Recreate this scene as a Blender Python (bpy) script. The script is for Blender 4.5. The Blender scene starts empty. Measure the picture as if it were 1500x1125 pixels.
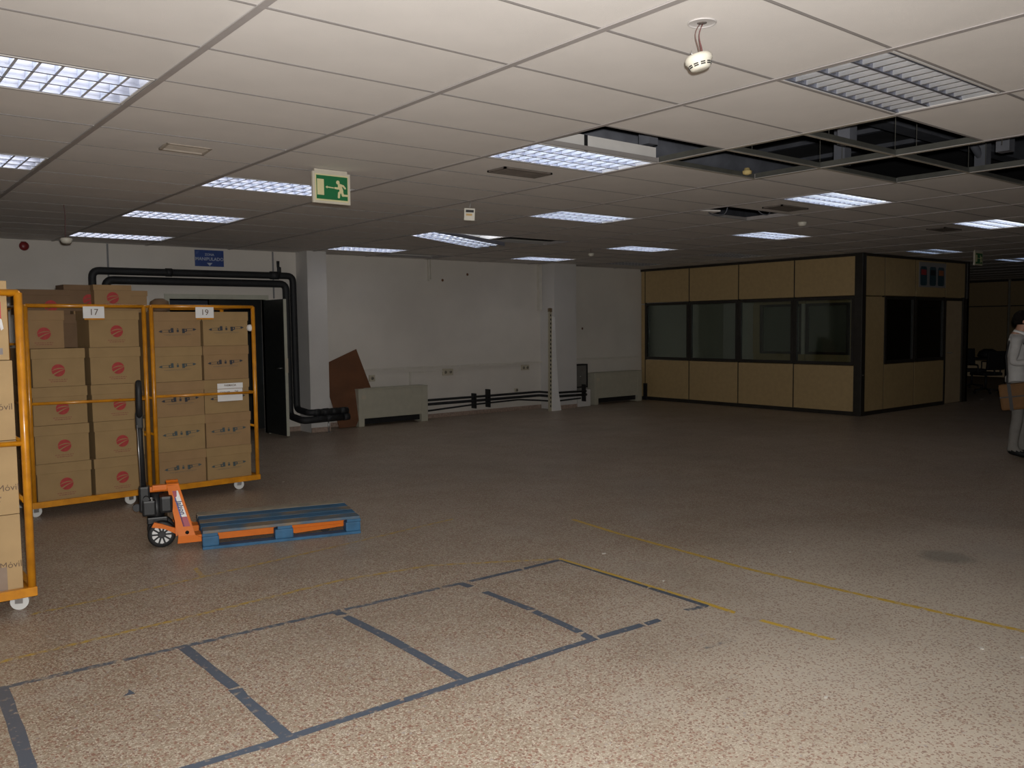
import bpy, bmesh, math, random
from mathutils import Vector, Matrix
random.seed(7)
R = math.radians
scene = bpy.context.scene
COL = scene.collection

# ------------------------------------------------------------ camera, world, flash, exposure
CH, CE = 1.65, 2.85                      # eye height, suspended ceiling height
YAW, PITCH, ROLL, FPX = .6815, -.0674, -.0111, 1261.0
def cam_axes():
    cy, sy, cp, sp, cr, sr = math.cos(YAW), math.sin(YAW), math.cos(PITCH), math.sin(PITCH), math.cos(ROLL), math.sin(ROLL)
    f = Vector((sy*cp, cy*cp, sp)); r = Vector((cy, -sy, 0)); u = r.cross(f)
    return r*cr + u*sr, u*cr - r*sr, f
RT, UP, FW = cam_axes()
cam = bpy.data.cameras.new('camera'); camo = bpy.data.objects.new('camera', cam); COL.objects.link(camo)
m = Matrix((RT, UP, -FW)).transposed().to_4x4(); m.translation = Vector((0, 0, CH)); camo.matrix_world = m
cam.sensor_width = 36; cam.lens = FPX/1500*36; cam.clip_start = .05; cam.clip_end = 200
scene.camera = camo
scene.view_settings.view_transform = 'Standard'
scene.view_settings.look = 'None'
scene.view_settings.gamma = 1
scene.view_settings.use_curve_mapping = False
scene.view_settings.exposure = 0.0
world = bpy.data.worlds.new('world'); scene.world = world; world.use_nodes = True
world.node_tree.nodes['Background'].inputs[0].default_value = (.8, .85, 1, 1)
world.node_tree.nodes['Background'].inputs[1].default_value = .004
# the camera's own flash: just above the lens
fl = bpy.data.lights.new('camera_flash', 'SPOT'); fl.energy = 1120; fl.color = (1, .98, .945)
fl.spot_size = R(130); fl.spot_blend = 1.0; fl.shadow_soft_size = .02
flo = bpy.data.objects.new('camera_flash', fl); COL.objects.link(flo)
m2 = m.copy(); m2.translation = Vector((0, 0, CH)) + UP*.07 + RT*.03; flo.matrix_world = m2
TUBE_STRENGTH = 5.0

# ------------------------------------------------------------ helpers
GX, GY = .1663, 2.553                    # origin of the ceiling grid (1.2 x 0.6 m cells)
def lin(c): return tuple(((x/255)/12.92 if x/255 <= .04045 else ((x/255+.055)/1.055)**2.4) for x in c)

_mats = {}
def mat(name, col, rough=.6, metal=0., var=.12, scale=8., bump=0., bscale=60., emit=None, estr=0., spec=.5, col2=None, coat=0.):
    if name in _mats: return _mats[name]
    M = bpy.data.materials.new(name); M.use_nodes = True; N = M.node_tree.nodes; L = M.node_tree.links
    b = N['Principled BSDF']
    b.inputs['Roughness'].default_value = rough; b.inputs['Metallic'].default_value = metal
    b.inputs['Specular IOR Level'].default_value = spec
    if coat: b.inputs['Coat Weight'].default_value = coat; b.inputs['Coat Roughness'].default_value = .15
    tc = N.new('ShaderNodeTexCoord')
    nz = N.new('ShaderNodeTexNoise'); nz.inputs['Scale'].default_value = scale; nz.inputs['Detail'].default_value = 4
    L.new(tc.outputs['Object'], nz.inputs['Vector'])
    mx = N.new('ShaderNodeMix'); mx.data_type = 'RGBA'
    c2 = col2 if col2 else tuple(x*(1-var) for x in col)
    c1 = col if col2 else tuple(min(1, x*(1+var*.6)) for x in col)
    mx.inputs[6].default_value = (*c1, 1); mx.inputs[7].default_value = (*c2, 1)
    mr = N.new('ShaderNodeMapRange'); mr.inputs[1].default_value = .35; mr.inputs[2].default_value = .65
    L.new(nz.outputs[0], mr.inputs[0]); L.new(mr.outputs[0], mx.inputs[0]); L.new(mx.outputs[2], b.inputs['Base Color'])
    if bump:
        n2 = N.new('ShaderNodeTexNoise'); n2.inputs['Scale'].default_value = bscale; n2.inputs['Detail'].default_value = 3
        L.new(tc.outputs['Object'], n2.inputs['Vector'])
        bp = N.new('ShaderNodeBump'); bp.inputs['Strength'].default_value = bump; bp.inputs['Distance'].default_value = .003
        L.new(n2.outputs[0], bp.inputs['Height']); L.new(bp.outputs[0], b.inputs['Normal'])
    if emit:
        b.inputs['Emission Color'].default_value = (*emit, 1); b.inputs['Emission Strength'].default_value = estr
    _mats[name] = M
    return M

class MB:
    """collects geometry for ONE mesh"""
    def __init__(s): s.v = []; s.f = []; s.mi = []; s.cur = 0; s.sm = []
    def slot(s, i): s.cur = i; return s
    def add(s, vs, fs, smooth=False):
        o = len(s.v); s.v += [tuple(p) for p in vs]
        for f in fs: s.f.append(tuple(o+i for i in f)); s.mi.append(s.cur); s.sm.append(smooth)
        return s
    def box(s, x0, x1, y0, y1, z0, z1):
        if x0 > x1: x0, x1 = x1, x0
        if y0 > y1: y0, y1 = y1, y0
        if z0 > z1: z0, z1 = z1, z0
        return s.add([(x0,y0,z0),(x1,y0,z0),(x1,y1,z0),(x0,y1,z0),(x0,y0,z1),(x1,y0,z1),(x1,y1,z1),(x0,y1,z1)],
                     [(0,3,2,1),(4,5,6,7),(0,1,5,4),(1,2,6,5),(2,3,7,6),(3,0,4,7)])
    def bbox(s, x0, x1, y0, y1, z0, z1, b=.004):
        """bevelled box"""
        bm = bmesh.new(); bmesh.ops.create_cube(bm, size=1)
        for v in bm.verts: v.co = Vector(((x0+x1)/2+v.co.x*(x1-x0), (y0+y1)/2+v.co.y*(y1-y0), (z0+z1)/2+v.co.z*(z1-z0)))
        bmesh.ops.bevel(bm, geom=bm.edges[:], offset=b, segments=2, affect='EDGES', profile=.6)
        bm.verts.index_update(); vs = [v.co.copy() for v in bm.verts]; fs = [[v.index for v in f.verts] for f in bm.faces]; bm.free()
        return s.add(vs, fs)
    def prism(s, poly, a, b, axis='y'):
        """polygon (2D) extruded along axis from a to b"""
        n = len(poly)
        def P(p, t): return {'y': (p[0], t, p[1]), 'x': (t, p[0], p[1]), 'z': (p[0], p[1], t)}[axis]
        vs = [P(p, a) for p in poly] + [P(p, b) for p in poly]
        fs = [tuple(range(n)), tuple(range(2*n-1, n-1, -1))] + [(i, n+i, n+(i+1) % n, (i+1) % n) for i in range(n)]
        return s.add(vs, fs)
    def tube(s, pts, r, n=10, cap=True, radii=None):
        pts = [Vector(p) for p in pts]; vs = []; fs = []
        prev = None
        for i, p in enumerate(pts):
            d = (pts[min(i+1, len(pts)-1)] - pts[max(i-1, 0)]).normalized()
            if prev is None:
                a = Vector((0, 0, 1)) if abs(d.z) < .9 else Vector((1, 0, 0)); x = d.cross(a).normalized()
            else: x = (prev - d*prev.dot(d)).normalized()
            prev = x; y = d.cross(x); rr = radii[i] if radii else r
            vs += [p + (x*math.cos(2*math.pi*k/n) + y*math.sin(2*math.pi*k/n))*rr for k in range(n)]
        for i in range(len(pts)-1):
            for k in range(n):
                fs.append((i*n+k, i*n+(k+1) % n, (i+1)*n+(k+1) % n, (i+1)*n+k))
        s.add(vs, fs, True)
        if cap:
            o = len(s.v)-len(vs)
            s.f.append(tuple(o+k for k in range(n-1, -1, -1))); s.f.append(tuple(o+(len(pts)-1)*n+k for k in range(n)))
            s.mi += [s.cur]*2; s.sm += [False]*2
        return s
    def lathe(s, prof, n=20, c=(0,0,0), axis='z'):
        vs = []; fs = []
        for r, h in prof:
            for k in range(n):
                a = 2*math.pi*k/n; x, y = r*math.cos(a), r*math.sin(a)
                q = (x, y, h) if axis == 'z' else ((x, h, y) if axis == 'y' else (h, x, y))
                vs.append((c[0]+q[0], c[1]+q[1], c[2]+q[2]))
        for i in range(len(prof)-1):
            for k in range(n): fs.append((i*n+k, i*n+(k+1) % n, (i+1)*n+(k+1) % n, (i+1)*n+k))
        fs.append(tuple(range(n-1, -1, -1))); fs.append(tuple((len(prof)-1)*n+k for k in range(n)))
        return s.add(vs, fs, True)
    def mesh(s, name, mats):
        me = bpy.data.meshes.new(name); me.from_pydata([tuple(v) for v in s.v], [], s.f)
        if not isinstance(mats, (list, tuple)): mats = [mats]
        for q in mats: me.materials.append(q)
        me.polygons.foreach_set('material_index', s.mi); me.polygons.foreach_set('use_smooth', s.sm)
        bm = bmesh.new(); bm.from_mesh(me); bmesh.ops.recalc_face_normals(bm, faces=bm.faces); bm.to_mesh(me); bm.free()
        me.update(); return me

def link(name, me, parent=None, loc=(0,0,0), rot=(0,0,0)):
    o = bpy.data.objects.new(name, me); COL.objects.link(o)
    o.location = loc; o.rotation_euler = rot
    if parent: o.parent = parent
    return o
def obj(name, mb, mats, parent=None, loc=(0,0,0), rot=(0,0,0)):
    return link(name, mb.mesh(name, mats), parent, loc, rot)
def tag(o, label, cat, group=None, kind=None):
    if label: o['label'] = label
    if cat: o['category'] = cat
    if group: o['group'] = group
    if kind: o['kind'] = kind
    return o
def thing(name, label, cat, loc=(0,0,0), rz=0, group=None):
    o = bpy.data.objects.new(name, None); COL.objects.link(o); o.location = loc; o.rotation_euler = (0, 0, rz); o.empty_display_size = .1
    return tag(o, label, cat, group)
def struct(o): o['kind'] = 'structure'; return o
def copy_tree(o, parent=None):
    c = o.copy(); COL.objects.link(c); c.parent = parent
    for ch in [q for q in bpy.data.objects if q.parent == o]: copy_tree(ch, c)
    return c
def bend(pts, r=.08, n=5):
    """round the corners of a polyline"""
    pts = [Vector(p) for p in pts]; out = [pts[0]]
    for i in range(1, len(pts)-1):
        a = (pts[i-1]-pts[i]).normalized(); b = (pts[i+1]-pts[i]).normalized()
        p0 = pts[i]+a*r; p1 = pts[i]+b*r
        for k in range(n+1):
            t = k/n; out.append(p0*(1-t)**2 + pts[i]*2*t*(1-t) + p1*t*t)
    out.append(pts[-1]); return out
def text_mesh(s, size, m, shear=0., bold=0.):
    """lettering facing -y, standing in XZ, centred"""
    cu = bpy.data.curves.new('lettering', 'FONT'); cu.body = s; cu.size = size; cu.align_x = 'CENTER'; cu.align_y = 'CENTER'
    cu.shear = shear; cu.offset = bold; cu.extrude = .0004; cu.resolution_u = 3
    o = bpy.data.objects.new('tmp', cu); me = bpy.data.meshes.new_from_object(o); bpy.data.objects.remove(o)
    me.transform(Matrix(((1,0,0,0),(0,0,-1,0),(0,1,0,0),(0,0,0,1)))); me.materials.clear(); me.materials.append(m)
    return me

# ------------------------------------------------------------ materials
def floor_nodes(M, paint=None, wear=.5):
    N = M.node_tree.nodes; L = M.node_tree.links; b = N['Principled BSDF']
    tc = N.new('ShaderNodeTexCoord'); P = tc.outputs['Object']
    def noise(sc, det=3, vec=P):
        n = N.new('ShaderNodeTexNoise'); n.inputs['Scale'].default_value = sc; n.inputs['Detail'].default_value = det; L.new(vec, n.inputs['Vector']); return n.outputs[0]
    def ramp(src, a, bb, x=(0,0,0,1), y=(1,1,1,1)):
        r = N.new('ShaderNodeValToRGB'); r.color_ramp.elements[0].position = a; r.color_ramp.elements[1].position = bb
        r.color_ramp.elements[0].color = x; r.color_ramp.elements[1].color = y; L.new(src, r.inputs[0]); return r.outputs[0]
    def mix(fac, a, c):
        mx = N.new('ShaderNodeMix'); mx.data_type = 'RGBA'
        if isinstance(fac, float): mx.inputs[0].default_value = fac
        else: L.new(fac, mx.inputs[0])
        for i, q in ((6, a), (7, c)):
            if isinstance(q, tuple): mx.inputs[i].default_value = q
            else: L.new(q, mx.inputs[i])
        return mx.outputs[2]
    def math_(op, a, c=None):
        q = N.new('ShaderNodeMath'); q.operation = op
        for i, w in ((0, a), (1, c)):
            if w is None: continue
            if isinstance(w, float): q.inputs[i].default_value = w
            else: L.new(w, q.inputs[i])
        return q.outputs[0]
    # distorted coordinates make the chips ragged
    nn = N.new('ShaderNodeTexNoise'); nn.inputs['Scale'].default_value = 70; L.new(P, nn.inputs['Vector'])
    va = N.new('ShaderNodeVectorMath'); va.operation = 'MULTIPLY_ADD'; va.inputs[1].default_value = (.02,.02,.02)
    L.new(nn.outputs[1], va.inputs[0]); L.new(P, va.inputs[2])
    def chips(sc, thr, size):
        v = N.new('ShaderNodeTexVoronoi'); v.inputs['Scale'].default_value = sc; L.new(va.outputs[0], v.inputs['Vector'])
        sp = N.new('ShaderNodeSeparateColor'); L.new(v.outputs['Color'], sp.inputs[0])
        pick = math_('GREATER_THAN', sp.outputs[0], thr)
        near = math_('LESS_THAN', v.outputs['Distance'], size)
        return math_('MULTIPLY', pick, near)
    base = mix(ramp(noise(3), .35, .65), (.345,.287,.222,1), (.298,.238,.175,1))
    vd = N.new('ShaderNodeVectorMath'); vd.operation = 'DISTANCE'; vd.inputs[1].default_value = (5.0, 1.3, 0); L.new(P, vd.inputs[0])
    dn = math_('ADD', vd.outputs['Value'], math_('MULTIPLY', noise(1.1, 5), 2.4))      # plaster dust trodden over the right, ragged outline
    dust = ramp(math_('MULTIPLY', dn, .2), .46, .86, (1,1,1,1), (0,0,0,1))
    base = mix(math_('MULTIPLY', dust, .62), base, (.60,.53,.44,1))
    base = mix(chips(120, .5, .5), base, (.51,.45,.37,1))
    c1 = mix(chips(64, .60, .40), base, (.27,.145,.105,1))
    c2 = mix(chips(95, .76, .5), c1, (.22,.13,.10,1))
    c3 = mix(chips(50, .93, .3), c2, (.34,.30,.28,1))
    # broad traffic dirt and grey worn patches
    c4 = mix(ramp(noise(.55, 2),   .50, .78, (0,0,0,1), (.36,.36,.36,1)), c3, (.25,.22,.185,1))
    c5 = mix(ramp(noise(1.3, 3), .58, .74, (0,0,0,1), (.25,.25,.25,1)), c4, (.40,.38,.34,1))
    c5 = mix(math_('MULTIPLY', dust, .30), c5, (.58,.52,.44,1))
    # old dark damp stain on the right
    ms_ = N.new('ShaderNodeMapping'); ms_.inputs['Location'].default_value = (-6.1, -2.71, 0); ms_.inputs['Scale'].default_value = (1, 1, 1); ms_.vector_type = 'POINT'; L.new(P, ms_.inputs[0])
    vs_ = N.new('ShaderNodeVectorMath'); vs_.operation = 'LENGTH'; L.new(ms_.outputs[0], vs_.inputs[0])
    c5 = mix(ramp(math_('ADD', vs_.outputs['Value'], math_('MULTIPLY', noise(5, 3), .12)), .17, .27, (.5,.5,.5,1), (0,0,0,1)), c5, (.15,.15,.13,1))
    # tile joints every 40 cm, hairline
    br = N.new('ShaderNodeTexBrick'); br.offset = 0; br.inputs['Scale'].default_value = 1; br.inputs['Brick Width'].default_value = .4; br.inputs['Row Height'].default_value = .4
    br.inputs['Mortar Size'].default_value = .0018; br.inputs['Mortar Smooth'].default_value = .3; L.new(P, br.inputs['Vector'])
    c6 = mix(math_('MULTIPLY', br.outputs['Fac'], .30), c5, (.18,.15,.13,1))
    out = c6
    if paint:
        w = ramp(noise(26, 5), wear-.08, wear+.08)
        w2 = math_('MULTIPLY', w, .85)
        out = mix(w2, (*paint, 1), c6)
    L.new(out, b.inputs['Base Color'])
    mr_ = N.new('ShaderNodeMapRange'); mr_.inputs[1].default_value = .2; mr_.inputs[2].default_value = .8; mr_.inputs[3].default_value = .34; mr_.inputs[4].default_value = .50
    L.new(noise(1.6, 2), mr_.inputs[0]); L.new(mr_.outputs[0], b.inputs['Roughness'])
    b.inputs['Specular IOR Level'].default_value = .38
def floor_mat(name, paint=None, wear=.5):
    M = bpy.data.materials.new(name); M.use_nodes = True; floor_nodes(M, paint, wear); return M
M_floor = floor_mat('terrazzo')
M_yel = floor_mat('worn_yellow_paint', (.56,.37,.05), .60)
M_yel2 = floor_mat('faint_yellow_paint', (.46,.31,.07), .50)
M_yelg = floor_mat('yellow_tape', (.55,.36,.05), .62)
M_tape = floor_mat('blue_grey_tape', (.085,.105,.14), .66)
M_tapef = floor_mat('nearly_gone_tape', (.20,.19,.18), .42)
M_tapew = floor_mat('scuffed_blue_grey_tape', (.10,.12,.15), .56)

M_wall = mat('white_wall_paint', (.64,.60,.545), .7, var=.05, scale=1.5, bump=.15, bscale=40)
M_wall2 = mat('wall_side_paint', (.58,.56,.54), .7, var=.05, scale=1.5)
M_tile = mat('ceiling_tile', (.70,.665,.635), .85, var=.03, scale=3, bump=.25, bscale=220)
M_run = mat('ceiling_runner', (.36,.33,.32), .5, var=.05)
M_runc = mat('ceiling_cross_runner', (.27,.25,.24), .6, var=.05)
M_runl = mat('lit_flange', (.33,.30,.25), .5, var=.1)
M_runm = mat('galvanised_runner', (.085,.085,.075), .45, metal=.2, var=.15)
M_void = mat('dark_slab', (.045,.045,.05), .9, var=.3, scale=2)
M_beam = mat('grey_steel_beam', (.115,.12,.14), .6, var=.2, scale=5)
M_ventp = mat('ajar_vent', (.34,.29,.24), .6, var=.15)
M_vent = mat('brown_vent_metal', (.12,.10,.085), .6, var=.2)
M_ventd = mat('vent_dark', (.03,.028,.025), .8)
M_alu = mat('blue_tinted_louvre', (.76,.84,1.0), .30, metal=.5, var=.04)  # cool glow of the tubes put into the blade colour as blue tint
M_alum = mat('unlit_louvre_aluminium', (.85,.85,.87), .30, metal=.72, var=.04)  # unlit look put into this copy of the blade material
M_reflm = mat('unlit_reflector', (.70,.70,.71), .35, metal=.7, var=.04)  # unlit copy of the lamp reflector, toned down in colour
M_rail = mat('louvre_rail_metal', (.30,.32,.40), .3, metal=.7)
M_refl = mat('lamp_reflector', (.80,.82,.86), .35, metal=.5, var=.04)
M_housing = mat('lamp_housing_white', (.62,.60,.58), .5, var=.05)
M_tube = mat('lit_tube', (.9,.93,1), .4, emit=(1,.955,.89), estr=TUBE_STRENGTH)
M_tubed = mat('dead_tube', (.85,.86,.88), .25)
M_tubew = mat('weak_tube', (.9,.93,1), .4, emit=(.82,.90,1), estr=1.6)
M_black = mat('black_plastic', (.014,.014,.015), .55, var=.2, spec=.35)
M_blackg = mat('black_gloss_paint', (.012,.012,.013), .38, var=.2, spec=.35)
M_insul = mat('black_pipe_insulation', (.013,.014,.016), .65, var=.3, bump=.3)
M_frame = mat('dark_aluminium_profile', (.022,.019,.015), .4, var=.2)
M_maple = mat('maple_panel', (.42,.30,.145), .5, var=.06, scale=14, bump=.04)
M_door = mat('pale_door_leaf', (.44,.33,.20), .55, var=.06)
M_dleaf = mat('dark_door_leaf', (.020,.022,.021), .4, var=.15)
M_doorf = mat('pale_door_frame', (.46,.46,.38), .5, var=.06)
M_yellow = mat('yellow_cage_paint', (.62,.25,.010), .33, var=.18, scale=12, col2=(.47,.18,.008), coat=.3)
M_orange = mat('orange_truck_paint', (.66,.155,.010), .4, var=.08, spec=.3)
M_card = mat('cardboard', (.30,.195,.085), .8, var=.07, scale=6, bump=.1)
M_card2 = mat('cardboard_reddish', (.285,.175,.08), .8, var=.07, scale=6, bump=.1)
M_cardl = mat('cardboard_light', (.42,.285,.14), .8, var=.07, scale=6, bump=.1)
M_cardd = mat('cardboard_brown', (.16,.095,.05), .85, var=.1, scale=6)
M_red = mat('red_print', (.36,.032,.03), .7, var=.15, scale=30)
M_redf = mat('faint_red_print', (.27,.09,.06), .8, var=.2, scale=30)
M_blue = mat('navy_print', (.03,.033,.045), .7, var=.15, scale=30)
M_blue2 = mat('teal_print', (.055,.075,.08), .7, var=.15, scale=30)
M_ink = mat('dark_ink', (.14,.09,.06), .8)
M_inkf = mat('faint_ink', (.17,.12,.08), .8)
M_white = mat('white_paper', (.75,.74,.73), .6, var=.04)
M_wplast = mat('cream_plastic', (.60,.57,.49), .4, var=.05)
M_inkl = mat('grey_ink', (.22,.14,.09), .8)
M_tapeb = mat('grey_packing_tape', (.27,.20,.15), .35, var=.1)
M_caster = mat('white_nylon', (.62,.62,.60), .4, var=.08)
M_steel = mat('steel', (.5,.5,.5), .3, metal=.9, var=.08)
M_pblue = mat('blue_pallet_paint', (.030,.125,.25), .65, scale=9, col2=(.020,.085,.17), bump=.3, bscale=30)
M_pworn = mat('worn_blue_plank', (.038,.11,.19), .7, scale=5, col2=(.21,.16,.105), bump=.3, bscale=30)
M_pwood = mat('bare_wood_plank', (.36,.30,.22), .75, scale=7, col2=(.22,.20,.16), bump=.3, bscale=30)
M_green = mat('sign_green', (.012,.13,.045), .4, var=.05)
M_lum = mat('sign_cream', (.58,.53,.30), .45, var=.05)
M_signb = mat('sign_border', (.50,.46,.38), .45, var=.05)
M_sblue = mat('sign_blue', (.035,.07,.24), .4, var=.15)
M_sgrey = mat('sign_lettering', (.45,.50,.60), .5)
M_heat = mat('beige_heater_metal', (.43,.41,.33), .45, var=.05)
M_heats = mat('heater_side', (.30,.285,.235), .5, var=.05)
M_brown = mat('brown_hardboard', (.125,.048,.018), .6, var=.15, scale=4)
M_trunk = mat('cable_trunking', (.60,.565,.50), .5, var=.05)
M_sock = mat('yellowed_socket', (.48,.43,.33), .5, var=.05)
M_skirt = mat('pink_stone_skirting', (.34,.25,.20), .5, var=.25, scale=25)
M_wire = mat('red_wire', (.13,.045,.045), .5); M_wire2 = mat('brown_wire', (.13,.07,.06), .5)
M_poster = mat('poster_paper', (.27,.26,.26), .5, var=.06)

def glass_mat():
    M = bpy.data.materials.new('window_glass'); M.use_nodes = True; N = M.node_tree.nodes; L = M.node_tree.links
    N.remove(N['Principled BSDF']); o = N['Material Output']
    t = N.new('ShaderNodeBsdfTransparent'); t.inputs[0].default_value = (.82,.86,.82,1)
    g = N.new('ShaderNodeBsdfGlossy'); g.inputs['Roughness'].default_value = .04; g.inputs[0].default_value = (.8,.85,.85,1)
    fr = N.new('ShaderNodeFresnel'); fr.inputs[0].default_value = 1.5
    mm = N.new('ShaderNodeMixShader'); L.new(fr.outputs[0], mm.inputs[0]); L.new(t.outputs[0], mm.inputs[1]); L.new(g.outputs[0], mm.inputs[2]); L.new(mm.outputs[0], o.inputs[0])
    return M
M_glass = glass_mat()

# ------------------------------------------------------------ room shell
XL, XR, YF, YB = -4.0, 27.3, -4.0, 12.90
struct(obj('floor', MB().box(XL, XR, YF, 17.2, -.1, 0), M_floor))
DX0, DX1, DH = 4.06, 5.52, 2.10
w = MB()
w.box(XL, DX0, YB, YB+.15, 0, 3.9).box(DX1, 6.2, YB, YB+.15, 0, 3.9).box(DX0, DX1, YB, YB+.15, DH, 3.9)
w.box(6.2, XR, 12.98, 13.13, 0, 3.9)
struct(obj('wall_back', w, M_wall))
struct(obj('wall_left', MB().box(XL-.1, XL, YF, 17.2, 0, 3.9), M_wall))
struct(obj('wall_front', MB().box(XL, XR, YF-.1, YF, 0, 3.9), M_wall))
# piers in the back wall
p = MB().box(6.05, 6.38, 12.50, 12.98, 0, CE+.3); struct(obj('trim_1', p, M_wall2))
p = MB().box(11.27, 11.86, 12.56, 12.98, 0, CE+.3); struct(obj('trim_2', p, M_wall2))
# room beyond the doorway
bk = MB().box(3.3, 3.4, 13.05, 17.1, 0, 2.6).box(7.3, 7.4, 13.05, 17.1, 0, 2.6).box(3.3, 7.4, 17.1, 17.2, 0, 2.6).box(3.3, 7.4, 13.05, 17.2, 2.6, 2.7)
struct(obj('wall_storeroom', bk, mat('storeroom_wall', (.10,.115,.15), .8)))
# skirting
def skirting(n, x0, x1, y): struct(obj('baseboard_back' if n == 0 else 'baseboard_back', MB().box(x0, x1, y-.015, y, 0, .075), M_skirt))
skirting(0, XL, DX0-.06, YB); skirting(1, DX1+.06, 6.05, YB); skirting(2, 6.05, 6.38, 12.50); skirting(3, 6.38, 11.27, 12.98)
skirting(4, 11.27, 11.86, 12.56); skirting(5, 11.86, 14.1, 12.98)
# vertical joint strips of the wall lining
for x in (3.25, 5.665):
    struct(obj('trim_3', MB().box(x-.012, x+.012, YB-.008, YB, DH+.02 if x > 4 else 0, CE), mat('grey_joint', (.22,.22,.23), .6)))

# far partition wall on the right
M_farp = mat('far_brown_panel', (.27,.19,.095), .6, var=.06, scale=14)
wr = thing('wall_right', None, None, (XR, 0, 0)); struct(wr)
obj('wall_core', MB().box(.03, .15, YF, 17.2, 0, 3.9), M_frame, wr)
k = 0
for i in range(14):
    y0 = YF + i*1.21; y1 = y0+1.195
    me = MB().box(0, .03, y0, y1, .08, 2.06).mesh('wall_panel', M_farp); link('wall_panel', me, wr)
    me = MB().box(0, .03, y0, y1, 2.09, CE-.06).mesh('wall_panel', M_farp); link('wall_panel', me, wr)
pp = MB().box(-.02, .03, 10.44, 10.50, 0, CE); obj('joint_strip', pp, mat('dull_strip', (.20,.18,.14), .6), wr)

# ------------------------------------------------------------ suspended ceiling
def cell_xy(j, i): return GX+j*1.2, GY+i*.6
def px(p):
    q = Vector(p)-Vector((0, 0, CH)); z = q.dot(FW)
    if z < .05: return None
    return 750+FPX*q.dot(RT)/z, 562.5-FPX*q.dot(UP)/z
LAMPS = {(3,-1): ('unlit recessed louvre light nearest the camera, showing grey reflector cells', 'off'),
 (0,3): ('lit louvre ceiling light at the upper left, cut by the frame edge', 'on'),
 (0,7): ('small lit louvre light at the left edge, behind the nearer left one', 'on'),
 (3,3): ('bright louvre ceiling light beside the first missing tile and square vent', 'on'),
 (6,3): ('bright louvre ceiling light just beyond the row of missing tiles', 'on'),
 (9,3): ('lit louvre ceiling light at the right edge, far side of the open grid', 'on'),
 (2,7): ('lit louvre ceiling light partly hidden behind the green exit sign', 'on'),
 (2,11): ('lit louvre ceiling light left of and beyond the exit sign', 'on'),
 (2,15): ('lit louvre ceiling light nearest the wall, above the black pipes', 'on'),
 (5,7): ('lit louvre ceiling light in mid ceiling, right of the hanging sensor box', 'on'),
 (5,11): ('lit ceiling light whose louvre panel has swung down at one end', 'hang'),
 (5,15): ('lit louvre ceiling light against the wall above the brown board', 'on'),
 (8,7): ('lit louvre ceiling light left of the booth corner top', 'on'),
 (8,11): ('lit louvre ceiling light between the mid wall and the booth', 'on'),
 (8,15): ('lit louvre ceiling light against the wall above the leaning planks', 'on'),
 (10,11): ('unlit louvre ceiling light in front of the booth windows side', 'off'),
 (10,15): ('unlit louvre ceiling light over the wall end beside the booth', 'off'),
 (12,7): ('weakly lit ceiling light above the poster side of the booth', 'weak'),
 (15,7): ('weakly lit far ceiling light right of the far exit sign', 'weak'),
 (18,7): ('dim farthest ceiling light behind the booth', 'off')}
HOLES = {(3,2), (4,0), (4,1), (4,2), (5,0), (5,1), (5,-1), (6,0), (6,11), (6,16), (6,5), (6,-1), (7,0)}
VENTS = {(1,5): ('small pale vent grille hanging ajar in the left ceiling', .30, .15),
 (3,4): ('dark square vent grille beside the bright light in mid ceiling', .48, .22),
 (6,4): ('brown vent grille next to the light beyond the open grid', .48, .24),
 (9,4): ('brown vent grille in the far right ceiling', .48, .24)}
ceil = thing('ceiling', None, None, (0,0,0)); struct(ceil)
J0, J1, I0, I1 = -4, 23, -11, 17
cells = []
for j in range(J0, J1):
    for i in range(I0, I1+1):
        if (j, i) in HOLES or (j, i) in LAMPS: continue
        x0, y0 = cell_xy(j, i); x1, y1 = x0+1.2, y0+.6
        lim = YB if x0 < 6.05 else 12.98
        x0 = max(x0, XL); x1 = min(x1, XR); y1 = min(y1, lim); y0 = max(y0, YF)
        if x1-x0 < .03 or y1-y0 < .03: continue
        q = [px((a, b, CE)) for a, b in ((x0,y0),(x1,y0),(x1,y1),(x0,y1))]
        area = 0
        if all(q):
            xs = [t[0] for t in q]; ys = [t[1] for t in q]
            if max(xs) > -60 and min(xs) < 1560 and max(ys) > -60 and min(ys) < 1125:
                area = abs(sum(q[a][0]*q[(a+1) % 4][1]-q[(a+1) % 4][0]*q[a][1] for a in range(4)))/2
        cells.append((area, j, i, x0, x1, y0, y1))
cells.sort(reverse=True)
tile_cache = {}
rest = MB()
g = .010
for n, (area, j, i, x0, x1, y0, y1) in enumerate(cells):
    if n < 290 and area > 0:
        W, D = round(x1-x0-g, 3), round(y1-y0-g, 3)
        if (W, D) not in tile_cache: tile_cache[(W, D)] = MB().box(-W/2, W/2, -D/2, D/2, 0, .016).mesh('ceiling_tile', M_tile)
        o = link('ceiling_tile', tile_cache[(W, D)], ceil, ((x0+x1)/2, (y0+y1)/2, CE+.004+random.uniform(-.0015, .002)),
                 (random.uniform(-.002, .002), random.uniform(-.0015, .0015), 0))
    else: rest.box(x0+g/2, x1-g/2, y0+g/2, y1-g/2, CE+.004, CE+.02)
o = obj('ceiling_tile', rest, M_tile, ceil); o['kind'] = 'stuff'
# partly broken tile at the ragged hole
bt = MB().prism([(0,0),(.35,0),(.45,.18),(.72,.2),(.80,.05),(1.19,.12),(1.19,0),(1.2,-.02)][:0] or [(0,.42),(.30,.30),(.42,.59),(0,.59)], 0, .016, 'z')
x0, y0 = cell_xy(6, 5); obj('broken_tile', bt, M_tile, ceil, (x0, y0, CE+.004))
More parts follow.
